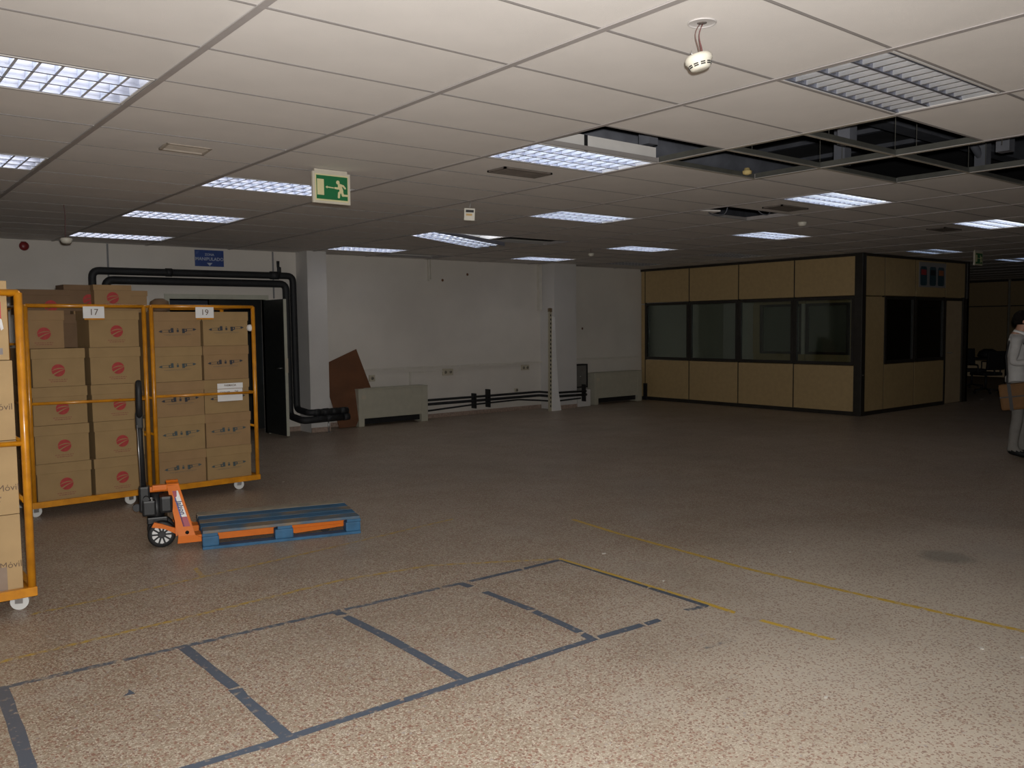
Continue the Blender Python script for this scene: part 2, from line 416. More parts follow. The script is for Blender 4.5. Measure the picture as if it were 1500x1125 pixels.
# main runners along y, cross runners along x
for j in range(J0, J1):
    x = GX+j*1.2
    if not XL < x < XR: continue
    lim = YB if x < 6.05 else 12.98
    obj('main_runner', MB().box(x-.017, x+.017, YF, lim, CE-.003, CE+.001).box(x-.002, x+.002, YF, lim, CE+.001, CE+.04), M_run, ceil)
for i in range(I0, I1+1):
    y = GY+i*.6
    if not YF < y < 12.95: continue
    mb = MB()
    for j in range(J0, J1):
        a, b = max(GX+j*1.2+.017, XL), min(GX+(j+1)*1.2-.017, XR)
        if (j, i) in HOLES and (j, i-1) in HOLES and j == 5 and i == 0: continue
        if b-a < .05: continue
        mb.box(a, b, y-.0095, y+.0095, CE+.0018, CE+.003)
        mb.box(a, b, y-.002, y+.002, CE+.001, CE+.034)
    obj('cross_runner', mb, M_runc, ceil)
# T-bars around the open bays: flange coloured as lit, web darkened against the flash
for j, i in ((4,1),(4,2),(4,3),(5,1),(5,2),(6,1),(5,0)):
    if (j, i) == (5, 0): continue
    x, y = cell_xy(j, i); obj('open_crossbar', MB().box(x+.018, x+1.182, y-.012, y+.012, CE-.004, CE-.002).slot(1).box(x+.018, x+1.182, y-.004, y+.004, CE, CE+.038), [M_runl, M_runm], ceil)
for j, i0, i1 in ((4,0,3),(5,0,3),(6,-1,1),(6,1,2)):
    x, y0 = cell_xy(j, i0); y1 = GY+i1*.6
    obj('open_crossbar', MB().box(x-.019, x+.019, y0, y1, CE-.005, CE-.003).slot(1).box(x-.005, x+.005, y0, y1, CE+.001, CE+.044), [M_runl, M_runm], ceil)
# void above: slab, beams, struts, hangers
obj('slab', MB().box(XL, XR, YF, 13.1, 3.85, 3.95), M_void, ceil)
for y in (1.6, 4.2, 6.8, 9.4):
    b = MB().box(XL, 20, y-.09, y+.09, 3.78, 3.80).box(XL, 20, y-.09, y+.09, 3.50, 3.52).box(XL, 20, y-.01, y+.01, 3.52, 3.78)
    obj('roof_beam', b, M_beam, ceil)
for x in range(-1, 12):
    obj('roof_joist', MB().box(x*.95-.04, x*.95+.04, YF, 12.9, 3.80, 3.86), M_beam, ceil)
for (x, y, dx) in ((5.2, 3.3, .5), (6.1, 3.5, -.6), (7.4, 2.9, .5), (4.9, 4.4, .4), (6.9, 4.0, .55), (8.2, 3.4, -.5)):
    obj('strut', MB().tube([(x, y, 3.08), (x+dx, y+.25, 3.8)], .035, 8), M_beam, ceil)
    obj('strut', MB().box(x-.05, x+.05, y-.05, y+.05, 2.98, 3.8), M_beam, ceil)
obj('duct', MB().tube([(2.5, 5.35, 3.25), (13, 5.35, 3.25)], .12, 14), M_beam, ceil)
for j, i in ((4,1),(4,2),(5,1),(5,2),(5,0),(6,1)):
    x, y = cell_xy(j, i)
    for d in (.0, .32):
        obj('hanger_wire', MB().tube([(x+d, y+.01, CE+.02), (x+d, y+.01, 3.85)], .0025, 6), M_runm, ceil)
x, y = cell_xy(4, 2); obj('insulation_scrap', MB().lathe([(.01,0),(.035,.008),(.042,.03),(.03,.036),(.022,.055),(.008,.058)], 7, (x+1.0, y+.54, CE+.002)), mat('yellow_wool', (.5,.38,.16), .9, bump=1), ceil)
# cables drooping from the ragged hole
x, y = cell_xy(6, 5)
obj('drooping_cable', MB().tube(bend([(x+.16, y+.38, CE+.10), (x+.22, y+.40, CE-.005), (x+.38, y+.42, CE-.02), (x+.52, y+.40, CE+.0), (x+.56, y+.39, CE+.12)], .05, 4), .007, 8), M_beam, ceil)
obj('drooping_cable', MB().tube(bend([(x+.72, y+.2, CE+.10), (x+.85, y+.16, CE), (x+.95, y+.14, CE-.004), (x+1.0, y+.12, CE+.1)], .04, 4), .006, 8), M_beam, ceil)

# recessed louvre lights
def wedge_x(mb, x, y0, y1, z0=.004, z1=.050, hb=.0065, ht=.001):   # blade across a row, thick edge down, concave sides
    c = (z0+z1)/2-.006; hm = hb*.32
    mb.prism([(x-hb, z0), (x+hb, z0), (x+hm, c), (x+ht, z1), (x-ht, z1), (x-hm, c)], y0, y1, 'y')
def wedge_y(mb, y, x0, x1, z0=.002, z1=.052, hb=.008, ht=.001):
    c = (z0+z1)/2-.006; hm = hb*.32
    mb.prism([(y-hb, z0), (y+hb, z0), (y+hm, c), (y+ht, z1), (y-ht, z1), (y-hm, c)], x0, x1, 'x')
ROWS = [(.035+k*.177, .035+(k+1)*.177) for k in range(3)]
NB = 11
def lamp_meshes():
    hs = MB()
    x0, x1, y0, y1, zt = .020, 1.180, .014, .586, .105
    hs.box(x0, x0+.012, y0, y1, 0, zt).box(x1-.012, x1, y0, y1, 0, zt).box(x0, x1, y0, y0+.012, 0, zt).box(x0, x1, y1-.012, y1, 0, zt).box(x0, x1, y0, y1, zt, zt+.006)
    rf = MB()
    for a, b in ROWS:
        m_ = (a+b)/2
        rf.box(x0+.0125, x0+.014, a, b, .004, .10).box(x1-.014, x1-.0125, a, b, .004, .10)
        rf.prism([(a, .055), (a+.02, .088), (m_, .100), (b-.02, .088), (b, .055), (b, .104), (a, .104)], x0+.013, x1-.013, 'x')
    tb = MB().tube([(x0+.03, 0, 0), (x1-.03, 0, 0)], .013, 10)
    bl = MB(); wedge_x(bl, 0, ROWS[0][0]+.004, ROWS[0][1]-.004)
    ra = MB(); wedge_y(ra, 0, x0+.013, x1-.013)
    al = MB()
    for a, b in ROWS:
        for q in range(1, NB+1): wedge_x(al, x0+.013+q*(1.134/(NB+1)), a+.004, b-.004)
    return (hs.mesh('housing', M_housing), rf.mesh('reflector', M_refl), tb.mesh('tube', M_tube), bl.mesh('louvre_blade', M_alu), ra.mesh('louvre_rail', M_rail), al.mesh('louvre_blades', M_alu))
HS, RF, TB, BL, RA, AL = lamp_meshes()
def tube_variant(m_):
    me = TB.copy(); me.materials.clear(); me.materials.append(m_); return me
TBO, TBW = tube_variant(M_tubed), tube_variant(M_tubew)
def variant(me, m_):
    c = me.copy(); c.materials.clear(); c.materials.append(m_); return c
BLO, ALO, RFO = variant(BL, M_alum), variant(AL, M_alum), variant(RF, M_reflm)
for (j, i), (lab, state) in LAMPS.items():
    x, y = cell_xy(j, i)
    t = thing('ceiling_light', lab, 'ceiling light', (x, y, CE), 0, 'recessed louvre lights')
    link('housing', HS, t); link('reflector', RFO if state == 'off' else RF, t)
    tm = {'on': TB, 'hang': TB, 'off': TBO, 'weak': TBW}[state]
    for n, (a, b) in enumerate(ROWS):
        link('tube', tm if not (state == 'weak' and n == 1) else TBO, t, (0, (a+b)/2, .074))
    par = t; loc0 = Vector((0,0,0))
    if state == 'hang':
        lp = bpy.data.objects.new('louvre_panel', None); COL.objects.link(lp); lp.parent = t; lp.location = (.02, 0, .0); lp.rotation_euler = (0, R(6.0), 0); par = lp
    near = (j, i) in ((3,-1), (0,3), (3,3), (6,3), (2,7))
    for yy in (.035, .212, .389, .566): link('louvre_rail', RA, par, (0, yy, 0))
    if near:
        for n, (a, b) in enumerate(ROWS):
            for q in range(1, NB+1): link('louvre_blade', BLO if state == 'off' else BL, par, (.033+q*(1.134/(NB+1)), a-ROWS[0][0], 0))
    else: link('louvre_blades', ALO if state == 'off' else AL, par)
    if (j, i) == (3, 3):
        obj('bracket', MB().box(.44, .47, .008, .013, .0, .11), M_black, t)

# vents
for (j, i), (lab, W, D) in VENTS.items():
    x, y = cell_xy(j, i); small = (j, i) == (1, 5)
    t = thing('ceiling_vent', lab, 'vent', (x+.6+(0 if not small else .02), y+(.30 if j != 6 else .3), CE-.004), R(3) if small else 0, 'ceiling vent grilles')
    fm = M_ventp if small else M_vent
    obj('vent_frame', MB().box(-W/2, W/2, -D/2, -D/2+.018, -.008, .006).box(-W/2, W/2, D/2-.018, D/2, -.008, .006).box(-W/2, -W/2+.018, -D/2, D/2, -.008, .006).box(W/2-.018, W/2, -D/2, D/2, -.008, .006), fm, t, (0,0,0), (R(-7) if small else 0, 0, 0))
    obj('backing', MB().box(-W/2+.018, W/2-.018, -D/2+.018, D/2-.018, .001, .004), M_ventd if not small else M_vent, t)
    ns = 8 if not small else 5
    sl = MB().prism([(-.006, 0), (.006, -.006), (.006, -.005), (-.006, .001)], -W/2+.018, W/2-.018, 'x').mesh('slat', fm)
    for q in range(ns): link('slat', sl, t, (0, -D/2+.03+q*(D-.06)/(ns-1), 0))

# ------------------------------------------------------------ things hanging from the ceiling
def wire_path(p0, p1, sway, n=8):
    p0, p1 = Vector(p0), Vector(p1)
    return [p0.lerp(p1, k/n) + Vector((sway[0]*math.sin(k/n*math.pi*1.6), sway[1]*math.sin(k/n*math.pi*1.3), 0)) for k in range(n+1)]
t = thing('smoke_detector', 'cream smoke detector dangling on red wires in the near ceiling', 'smoke detector', (2.835, 2.26, CE), 0, 'hanging detectors')
obj('ceiling_plate', MB().lathe([(.045,.0035),(.052,.0025),(.055,-.001),(.058,.0025),(.058,.004)], 28), mat('plate_grey', (.50,.475,.46), .8), t)
obj('plate_hole', MB().lathe([(.016,.0015),(.020,.003)], 14), mat('hole_grey', (.12,.10,.09), .8), t)
c = Vector((-.012, .004, -.150))
for q, (dx, dy, mm) in enumerate(((-.012, .004, M_wire2), (.004, -.003, M_wire), (.012, .005, M_wire))):
    obj('wire', MB().tube(wire_path((dx*.6, dy, 0), c+Vector((dx-.004, dy, .03)), (-.014+.004*q, .006)), .0019, 6), mm, t)
d = MB().lathe([(.030,.030),(.048,.026),(.055,.014),(.055,.002),(.046,-.010),(.041,-.024),(.036,-.031),(.02,-.034)], 30)
away = Vector((.78, .62, 0))
do = obj('detector_body', d, M_wplast, t, c, (Matrix.Rotation(R(-13), 3, away) @ Matrix.Rotation(R(3), 3, Vector((.62,-.78,0)))).to_euler())
for a in range(10):
    an = a*2*math.pi/10
    for zz in (-.012, -.019):
        ra = .0455 if zz > -.015 else .0435
        s_ = MB().box(-.009, .009, -.0012, .0025, -.0022, .0022)
        obj('slot', s_, M_black, do, (ra*math.sin(an), -ra*math.cos(an), zz), (0, 0, an))
for q in (-1, 1): obj('terminal_pin', MB().tube([(.035*q, 0, .024), (.036*q, 0, .045)], .0012, 6), M_steel, do)
def small_detector(lab, x, y, drop, dia=.1):
    t = thing('smoke_detector', lab, 'smoke detector', (x, y, CE), 0, 'hanging detectors')
    if drop > .03:
        obj('wire', MB().tube(wire_path((0,0,0), (0.01,0,-drop+.02), (.006,.004)), .003, 6), M_wire, t)
    obj('detector_body', MB().lathe([(.2*dia,.03),(.45*dia,.026),(.5*dia,.01),(.42*dia,-.012),(.3*dia,-.024),(.1*dia,-.027)], 18), M_wplast, t, (.01 if drop > .03 else 0, 0, -drop))
small_detector('cream detector hanging on a long red wire over the far left cage', 1.93, 9.14, .34, .11)
small_detector('tiny cream detector hanging near the wall lights at mid ceiling', 9.57, 9.8, .10, .10)
small_detector('small cream detector fixed below the light beyond the open grid', 9.3, 5.9, .02, .11)

t = thing('sensor_box', 'small white gas sensor box hanging on a hook in mid ceiling', 'sensor', (4.98, 6.75, CE), 0)
ang = -math.atan2(4.98, 6.75)
t.rotation_euler = (0, 0, ang)
obj('hook', MB().tube([(0,0,0), (.004,0,-.03), (-.004,0,-.05), (0,0,-.07)], .004, 6), M_steel, t)
obj('case', MB().bbox(-.052, .052, -.018, .018, -.185, -.068, .004), M_wplast, t, (0,0,0), (0, R(3), 0))
obj('display', MB().box(-.036, .040, -.020, -.017, -.108, -.084), M_black, t, (0,0,0), (0, R(3), 0))
obj('amber_label', MB().box(-.032, .026, -.0195, -.017, -.140, -.120), mat('amber', (.55,.36,.14), .6), t, (0,0,0), (0, R(3), 0))

def capsule(p, q, r, n=8):
    p, q = Vector((p[0], 0, p[1])), Vector((q[0], 0, q[1])); d = (q-p).normalized() if (q-p).length > 1e-6 else Vector((1,0,0)); nn = Vector((-d.z, 0, d.x))
    vs = []
    for k in range(n+1):
        a = math.pi*k/n; vs.append(q + d*math.sin(a)*r + nn*math.cos(a)*r)
    for k in range(n+1):
        a = math.pi*k/n; vs.append(p - d*math.sin(a)*r - nn*math.cos(a)*r)
    return vs
def exit_sign(lab, loc, W=.315, H=.235, s=1.):
    t = thing('exit_sign', lab, 'exit sign', loc, 0, 'emergency exit signs')
    obj('sign_body', MB().bbox(-W/2, W/2, -.012, .014, -H, 0, .003), M_signb, t)
    obj('top_bracket', MB().box(-W/2+.02, W/2-.02, -.004, .012, 0, .02), M_signb, t)
    b = .018
    obj('cream_border', MB().box(-W/2+b, W/2-b, -.0140, -.0118, -H+b, -b), M_lum, t)
    gp = MB().box(-W/2+b+.010, W/2-b-.008, -.0155, -.0138, -H+b+.012, -b-.010)
    gr = obj('green_field', gp, M_green, t)
    # pictogram (x from left 0..1, z from bottom 0..1 of the green field)
    w, h = W-2*b-.018, H-2*b-.022; ox, oz = -W/2+b+.010, -H+b+.012
    def P(u, v): return (ox+u*w, oz+v*h)
    mb = MB(); yf, yb = -.0170, -.0154
    def poly(pts): mb.prism(pts, yf, yb, 'y')
    poly([P(.02,.17), P(.235,.17), P(.235,.84), P(.02,.84)])            # door
    LN = [0]
    def limb(a, b_, r):
        LN[0] += 1; mb.prism([(v.x, v.z) for v in capsule(P(*a), P(*b_), r*1.2)], yf-.00025*LN[0], yb, 'y')
    poly([P(.285,.52), P(.345,.585), P(.345,.545), P(.545,.53), P(.545,.485), P(.345,.50), P(.345,.455)])   # arrow
    cx, cz = P(.685,.755); poly([(cx+.0145*math.cos(a*math.pi/8), cz+.0155*math.sin(a*math.pi/8)) for a in range(16)])
    limb((.74,.62), (.80,.40), .0125); limb((.73,.60), (.69,.50), .0065); limb((.69,.50), (.59,.51), .0062)
    limb((.75,.66), (.86,.62), .0062); limb((.86,.62), (.915,.53), .0058)
    limb((.79,.40), (.715,.30), .0078); limb((.715,.30), (.705,.13), .0072)
    limb((.80,.40), (.84,.22), .0080); limb((.84,.22), (.97,.22), .0066)
    obj('running_figure_print', mb, M_lum, gr)
    return t
exit_sign('green running man exit sign hanging over the left aisle', (3.135, 6.03, CE-.02))
exit_sign('small far green exit sign beyond the booth roof', (15.6, 6.5, CE-.02))

# ------------------------------------------------------------ back wall: door, pipes, sign, trunking
dr = thing('door_1', None, None, (0, 0, 0)); struct(dr)
obj('door_frame', MB().box(DX0-.07, DX0, YB-.02, YB+.14, 0, DH+.07).box(DX1, DX1+.05, YB-.02, YB+.14, 0, DH+.07).box(DX0, DX1, YB-.02, YB+.14, DH, DH+.07), M_doorf, dr)
lf = obj('door_leaf', MB().bbox(0, .045, -.66, 0, .02, 2.09, .003), M_dleaf, dr, (DX1-.035, YB-.02, 0), (0,0,R(2)))
obj('leaf_edge', MB().box(.003, .048, -.668, -.660, .02, 2.09), M_doorf, lf)
obj('lock_plate', MB().box(.008, .052, -.672, -.660, .98, 1.20), M_sock, lf)
obj('door_handle', MB().tube([(0,-.6,1.05), (-.05,-.6,1.05), (-.05,-.48,1.05)], .009, 8), M_steel, lf)
lf2 = obj('door_leaf', MB().bbox(-.045, 0, 0, .66, .02, 2.09, .003), M_dleaf, dr, (DX0+.05, YB+.14, 0), (0,0,R(-10)))
obj('glowing_strip', MB().box(5.768, 5.800, 13.6, 13.62, .76, 1.74), mat('bluish_glow_strip', (.6,.65,.75), .5, emit=(.6,.75,1), estr=.30), dr)  # narrow bluish strip with weak emission beside the door leaf
obj('inner_door_panel', MB().box(4.9, 6.2, 13.62, 13.66, 0, 2.3), M_dleaf, dr)

YP = 12.82
def pipe(name, lab, pts, r, n=12, rb=.10, m_=M_insul):
    o = obj(name, MB().tube(bend(pts, rb), r, n), m_); return tag(o, lab, 'pipe', 'black insulated pipes')
t = pipe('insulated_pipe', 'outer black insulated pipe looping over the doorway', [(3.02, YP, .05), (3.02, YP, 2.47), (5.955, YP, 2.475), (5.955, YP-.02, .36), (5.955, 12.36, .33), (6.62, 12.36, .33)], .052)
pipe('insulated_pipe', 'inner black insulated pipe running just below the outer loop', [(3.19, YP, .05), (3.19, YP, 2.345), (5.835, YP, 2.345), (5.835, YP-.02, .26), (5.84, 12.34, .22), (6.5, 12.34, .23)], .056)
obj('pipe_joint', MB().tube([(4.0, YP, 2.474), (4.09, YP, 2.474)], .060, 12), M_insul, t)
obj('pipe_joint', MB().tube([(5.58, YP, 2.476), (5.72, YP, 2.476)], .062, 12), M_insul, t)
obj('air_vent', MB().tube([(5.73, YP, 2.5), (5.73, YP, 2.60), (5.715, YP, 2.61), (5.715, YP, 2.70)], .03, 8, radii=[.034,.034,.022,.026]), M_insul, t)
for q, (zz, a, b_) in enumerate(((.33, 6.0, 6.6), (.23, 6.05, 6.55))):
    for s_ in range(4): obj('foil_wrap', MB().tube([(a+.03+s_*.15, 12.36-(.02 if q else 0), zz-.002), (a+.13+s_*.15, 12.36-(.02 if q else 0), zz+.002)], .055+.003*(s_ % 2), 10), M_insul, t)
obj('pipe_support', MB().tube([(6.28, 12.36, .22), (6.28, 12.36, .0)], .012, 8).box(6.24, 6.32, 12.32, 12.40, 0, .01), M_steel, t)
for q, (z0, r_) in enumerate(((.335, .022), (.265, .026), (.175, .016))):
    labs = ('thin black pipe, topmost of three along the wall foot', 'thicker black pipe, middle of three along the wall foot', 'lowest thin black pipe sagging along the wall foot')
    yy = 12.90-.02*q
    P = [(6.7, yy, z0), (8.4, yy, z0), (9.7, yy, z0+(.0 if q < 2 else .03)), (11.15, yy, z0+.005), (11.2, 12.49-.01*q, z0), (12.05, 12.49-.01*q, z0-.01)]
    if q == 2: P = [(6.7, yy, .16), (8.5, yy, .15), (9.6, yy, .20), (10.6, yy, .22), (11.15, yy, .17), (11.2, 12.49, .17), (11.9, 12.49, .19)]
    pipe('insulated_pipe', labs[q], P, r_, 10, .05)
for x, l in ((9.55, 'black bracket holding the low wall pipes, left of the two mid wall ones'), (9.88, 'black bracket holding the low wall pipes, right of the two mid wall ones'), (12.0, 'black bracket holding the low wall pipes in front of the second pier')):
    tag(obj('pipe_bracket', MB().box(x-.012, x+.012, 12.84 if x < 11 else 12.45, 12.975 if x < 11 else 12.555, .12, .46 if x != 9.55 else .40), M_black), l, 'bracket', 'low wall pipe brackets')
tag(obj('insulated_pipe', MB().tube([(12.06, 12.93, .30), (13.9, 12.93, .30)], .026, 8).tube([(12.06, 12.93, .20), (13.9, 12.93, .20)], .02, 8), M_insul), 'black pipe pair running behind the second heater beside the booth', 'pipe', 'black insulated pipes')

# blue sign
t = thing('wall_sign', 'blue wall sign with pale lettering and down arrow over the doorway', 'sign', (4.665, YB, 2.70))
bp_ = obj('sign_board', MB().bbox(-.215, .215, -.020, -.002, -.115, .125, .002), M_sblue, t)
link('lettering', text_mesh('ZONA', .048, M_sgrey, bold=.0008), bp_, (0, -.0215, .058))
link('lettering', text_mesh('MANIPULADO', .066, M_sgrey, bold=.001), bp_, (0, -.0215, -.008))
obj('down_arrow', MB().prism([(-.042,-.062), (.042,-.062), (0,-.108)], -.0225, -.020), M_sgrey, bp_)
obj('corner_mark', MB().prism([(-.20,.10), (-.15,.112), (-.17,.07), (-.20,.06)], -.0215, -.020), mat('sign_mid_blue', (.08,.12,.30), .5), bp_)
# red bell
t = thing('alarm_bell', 'small dark red alarm bell on the wall by the ceiling, far left', 'alarm', (2.22, YB, 2.765))
obj('gong', MB().lathe([(.052,-.03),(.06,-.045),(.05,-.065),(.025,-.075),(.005,-.077)], 18, axis='y'), mat('dark_red', (.22,.02,.02), .4), t)
obj('back_plate', MB().box(-.03, .03, -.03, -.001, -.04, .06), mat('dark_red', (.22,.02,.02), .4), t)

# brown board
bd = MB(); P4 = [(0,.0),(.55,.0),(1.02,.47),(.80,1.10),(.0,.86)]
t_ = MB(); base = [(6.60,12.42,.005), (6.90,12.50,.005), (7.27,12.78,.60), (7.06,12.92,1.27), (6.49,12.90,1.02)]
# corners solved on one leaning plane
def board_pt(x, z): return Vector((x, 12.66+.25*z/1.27, z))
pts = [board_pt(6.62,.012), board_pt(6.92,.012), board_pt(7.30,.60), board_pt(7.10,1.29), board_pt(6.49,1.06), board_pt(6.50,.60)]
th = Vector((0,-.012,0))
t_ = MB().add([p_ for p_ in pts]+[p_+th for p_ in pts], [tuple(range(6)), tuple(range(11,5,-1))]+[(i,6+i,6+(i+1)%6,(i+1)%6) for i in range(6)])
tag(obj('hardboard_sheet', t_, M_brown), 'brown hardboard sheet leaning on the wall behind the heater', 'board')

# heaters (fan coils)
def heater(lab, x0, W, y, H=.63, D=.23):
    t = thing('fan_coil_heater', lab, 'heater', (x0, y, 0), 0, 'beige fan coil heaters')
    obj('casing', MB().bbox(0, W, 0, D, .13, H-.02, .006), M_heat, t)
    obj('side_panel', MB().bbox(-.004, .10, -.006, D, .0, H-.02, .004), M_heats if False else M_heat, t)
    obj('side_panel', MB().bbox(W-.13, W+.004, -.006, D, .0, H-.02, .004), M_heat, t)
    obj('top_lid', MB().bbox(-.008, W+.008, -.012, D+.004, H-.02, H, .005), M_heat, t)
    g_ = obj('top_grille', MB().box(.15, W-.15, .03, D-.03, H-.001, H+.002), M_heats, t)
    for q in range(9): obj('grille_bar', MB().box(.16, W-.16, .04+q*.018, .045+q*.018, H+.002, H+.006), M_heat, g_)
    obj('control_door', MB().bbox(.055, .135, -.012, -.004, H-.17, H-.11, .002), M_sock, t)
    obj('intake', MB().box(.10, W-.13, .06, .08, .03, .13), M_black, t)
    return t
heater('beige floor heater in front of the brown board', 6.99, 1.36, 12.66)
heater('beige floor heater between the second pier and the booth', 12.50, 1.42, 12.70, .66)

# electrical cabinet and duct box
t = thing('wall_cabinet', 'small black framed grey wall cabinet right of the second pier', 'cabinet', (12.02, 12.98, .36))
obj('cabinet_frame', MB().box(0, .40, -.16, -.0, 0, .03).box(0, .40, -.16, 0, .46, .49).box(0, .03, -.16, 0, .03, .46).box(.37, .40, -.16, 0, .03, .46), M_black, t)
obj('cabinet_door', MB().box(.03, .37, -.148, -.02, .03, .46), mat('dark_grey_metal', (.14,.135,.125), .5), t)
obj('lock', MB().lathe([(.012,-.156),(.012,-.148)], 10, (.2,0,.24), 'y'), M_steel, t)
tag(obj('duct_box', MB().bbox(11.94, 12.30, 12.62, 12.975, .0, .34, .004), M_wall2), 'white boxed duct at floor level under the wall cabinet', 'duct')

# trunking + sockets + conduits
def trk(lab, *boxes):
    mb = MB()
    for b_ in boxes: mb.box(*b_)
    return tag(obj('cable_trunking', mb, M_trunk), lab, 'trunking', 'white cable trunking')
Y0, Y1 = 12.94, 12.98
trk('long white cable trunking along the wall between the two piers', (7.15, 11.27, Y0, Y1, .905, .945))
trk('short lower cable trunking turning down to the first heater', (8.18, 9.3, 12.95, Y1, .835, .855), (8.18, 8.21, 12.95, Y1, .60, .835))
trk('white cable trunking from second pier to the booth', (11.86, 14.1, Y0, Y1, .92, .96))
trk('vertical white trunking up the edge of the second pier', (11.19, 11.26, 12.90, Y1, 1.95, 2.85))
trk('pair of short vertical conduits dropping from the ceiling hole', (8.60, 8.625, 12.94, Y1, 2.47, 2.85), (8.66, 8.675, 12.95, Y1, 2.50, 2.85))
trk('thin horizontal conduit on the wall above the doorway pier', (7.15, 7.19, 12.95, Y1, .64, .905))
def sock(lab, x, z, s=.10, dbl=False):
    t = thing('wall_socket', lab, 'socket', (x, 12.98, z), 0, 'wall sockets')
    W = s*(1.9 if dbl else 1)
    obj('socket_plate', MB().bbox(-W/2, W/2, -.035, -.002, -s/2, s/2, .004), M_sock, t)
    for q in ((-.25, .25) if dbl else (0,)):
        obj('socket_face', MB().lathe([(.028,-.037),(.028,-.034)], 14, (W*q,0,0), 'y'), mat('socket_dark', (.2,.18,.14), .5), t)
sock('double wall socket under the trunking, nearer the heater', 9.0, .82, .12, True)
sock('double wall socket under the trunking, nearer the planks', 10.85, .83, .10, True)
sock('small low wall socket just above the black pipes', 10.62, .40, .07)
sock('wall socket above the first heater beside the brown board', 7.42, .78, .11)
for q, (x, z, l) in enumerate(((8.93, 2.49, 'dark wall plug hole, lower of two high on the wall'), (9.49, 2.61, 'dark wall plug hole, upper of two high on the wall'), (12.42, 1.58, 'dark wall plug hole right of the second pier'))):
    tag(obj('wall_hole', MB().lathe([(.026,-.006),(.022,-.010),(.006,-.011)], 10, (x, 12.98, z), 'y'), M_brown), l, 'hole')

# leaning uprights by the second pier
t = thing('slotted_upright', 'tall slotted shelf upright leaning against the second pier', 'upright', (10.97, 12.38, 0), 0, 'leaning uprights')
t.rotation_euler = (R(-4.5), R(4.6), 0)
obj('angle_profile', MB().box(0, .055, 0, .004, 0, 2.0).box(0, .004, 0, .045, 0, 2.0), mat('cream_steel', (.42,.38,.28), .5, var=.1), t)
for q in range(24): obj('slot', MB().box(.014, .040, -.0015, .0, .08+q*.08, .12+q*.08), M_black, t)
obj('end_cap', MB().box(-.004, .06, -.006, .05, 1.93, 2.0), mat('dark_tan', (.16,.11,.06), .6), t)
t = tag(obj('white_board_strip', MB().prism([(0,0),(.24,0),(.17,.35),(.11,1.1),(.075,1.82),(.02,1.83)], 0, .016, 'y'), M_white, None, (11.02, 12.36, 0), (R(-3.4), R(3.4), 0)), 'white tapering board strip leaning beside the slotted upright', 'board', 'leaning uprights')

# ------------------------------------------------------------ office booth
BX, BY0, BY1, BX1 = 14.20, 7.83, 12.97, 18.36
bt = thing('office_booth', 'site office booth of maple panels, black profiles and dark windows', 'booth', (0,0,0))
ys = [7.95, 9.16, 10.40, 11.63, 12.85]
def part(name, mb, m_, par=bt): return obj(name, mb, m_, par)
Z0, ZA, ZB, ZT = .07, .90, 2.10, CE-.05
def vpanel(x0, x1, y0, y1, z0, z1): part('panel', MB().bbox(x0, x1, y0, y1, z0, z1, .003), M_maple)
# face towards the hall (x = BX)
for n in range(4):
    a, b_ = ys[n]+.012, ys[n+1]-.012
    vpanel(BX, BX+.04, a, b_, Z0, ZA-.02); vpanel(BX, BX+.04, a, b_, ZB+.02, ZT)
    wf = part('window_frame', MB().box(BX-.008, BX+.05, a, b_, ZA-.01, ZA+.045).box(BX-.008, BX+.05, a, b_, ZB-.045, ZB+.01).box(BX-.008, BX+.05, a, a+.05, ZA+.045, ZB-.045).box(BX-.008, BX+.05, b_-.05, b_, ZA+.045, ZB-.045), M_frame)
    obj('pane', MB().box(BX+.018, BX+.024, a+.05, b_-.05, ZA+.045, ZB-.045), M_glass, wf)
    part('profile', MB().box(BX+.004, BX+.045, b_, b_+.024, Z0, ZT), M_frame)
vpanel(BX, BX+.04, ys[4]+.012, 12.96, Z0, ZB-.02); vpanel(BX, BX+.04, ys[4]+.012, 12.96, ZB+.0, ZT)
part('corner_post', MB().bbox(BX-.03, BX+.10, BY0-.03, BY0+.12, 0, CE, .01), M_frame)
part('top_rail', MB().box(BX-.015, BX+.06, BY0+.12, 12.97, CE-.05, CE-.002), M_frame)
part('bottom_rail', MB().box(BX-.012, BX+.06, BY0+.12, 12.97, 0, .065), M_frame)
obj('trim_clip', MB().lathe([(.012,-.04),(.012,-.03)], 10, (BX+.02, BY0, .72), 'y'), M_steel, bt)
part('floor_socket', MB().box(BX-.05, BX-.005, 12.78, 12.86, .0, .36), M_black)
# face with the poster (y = BY0)
xs = [14.30, 15.00, 16.14, 17.36, 18.22]
vpanel(xs[0], xs[1]-.012, BY0, BY0+.04, Z0, ZB-.01); vpanel(xs[0], xs[1]-.012, BY0, BY0+.04, ZB+.015, ZT)
for n in (1, 2, 3):
    vpanel(xs[n]+.012, xs[n+1]-.012, BY0, BY0+.04, ZB+.02, ZT)
for n in (1, 2):
    a, b_ = xs[n]+.012, xs[n+1]-.012
    vpanel(a, b_, BY0, BY0+.04, Z0, ZA-.02)
    wf = part('window_frame', MB().box(a, b_, BY0-.008, BY0+.05, ZA-.01, ZA+.045).box(a, b_, BY0-.008, BY0+.05, ZB-.045, ZB+.01).box(a, a+.06, BY0-.008, BY0+.05, ZA+.045, ZB-.045).box(b_-.06, b_, BY0-.008, BY0+.05, ZA+.045, ZB-.045), M_frame)
    obj('pane', MB().box(a+.06, b_-.06, BY0+.018, BY0+.024, ZA+.045, ZB-.045), M_glass, wf)
for x in xs[1:4]: part('profile', MB().box(x-.012, x+.012, BY0+.004, BY0+.045, Z0, ZT), M_frame)
dl = part('booth_door', MB().bbox(17.40, 18.12, BY0+.01, BY0+.05, .01, ZB-.05, .003), M_door)
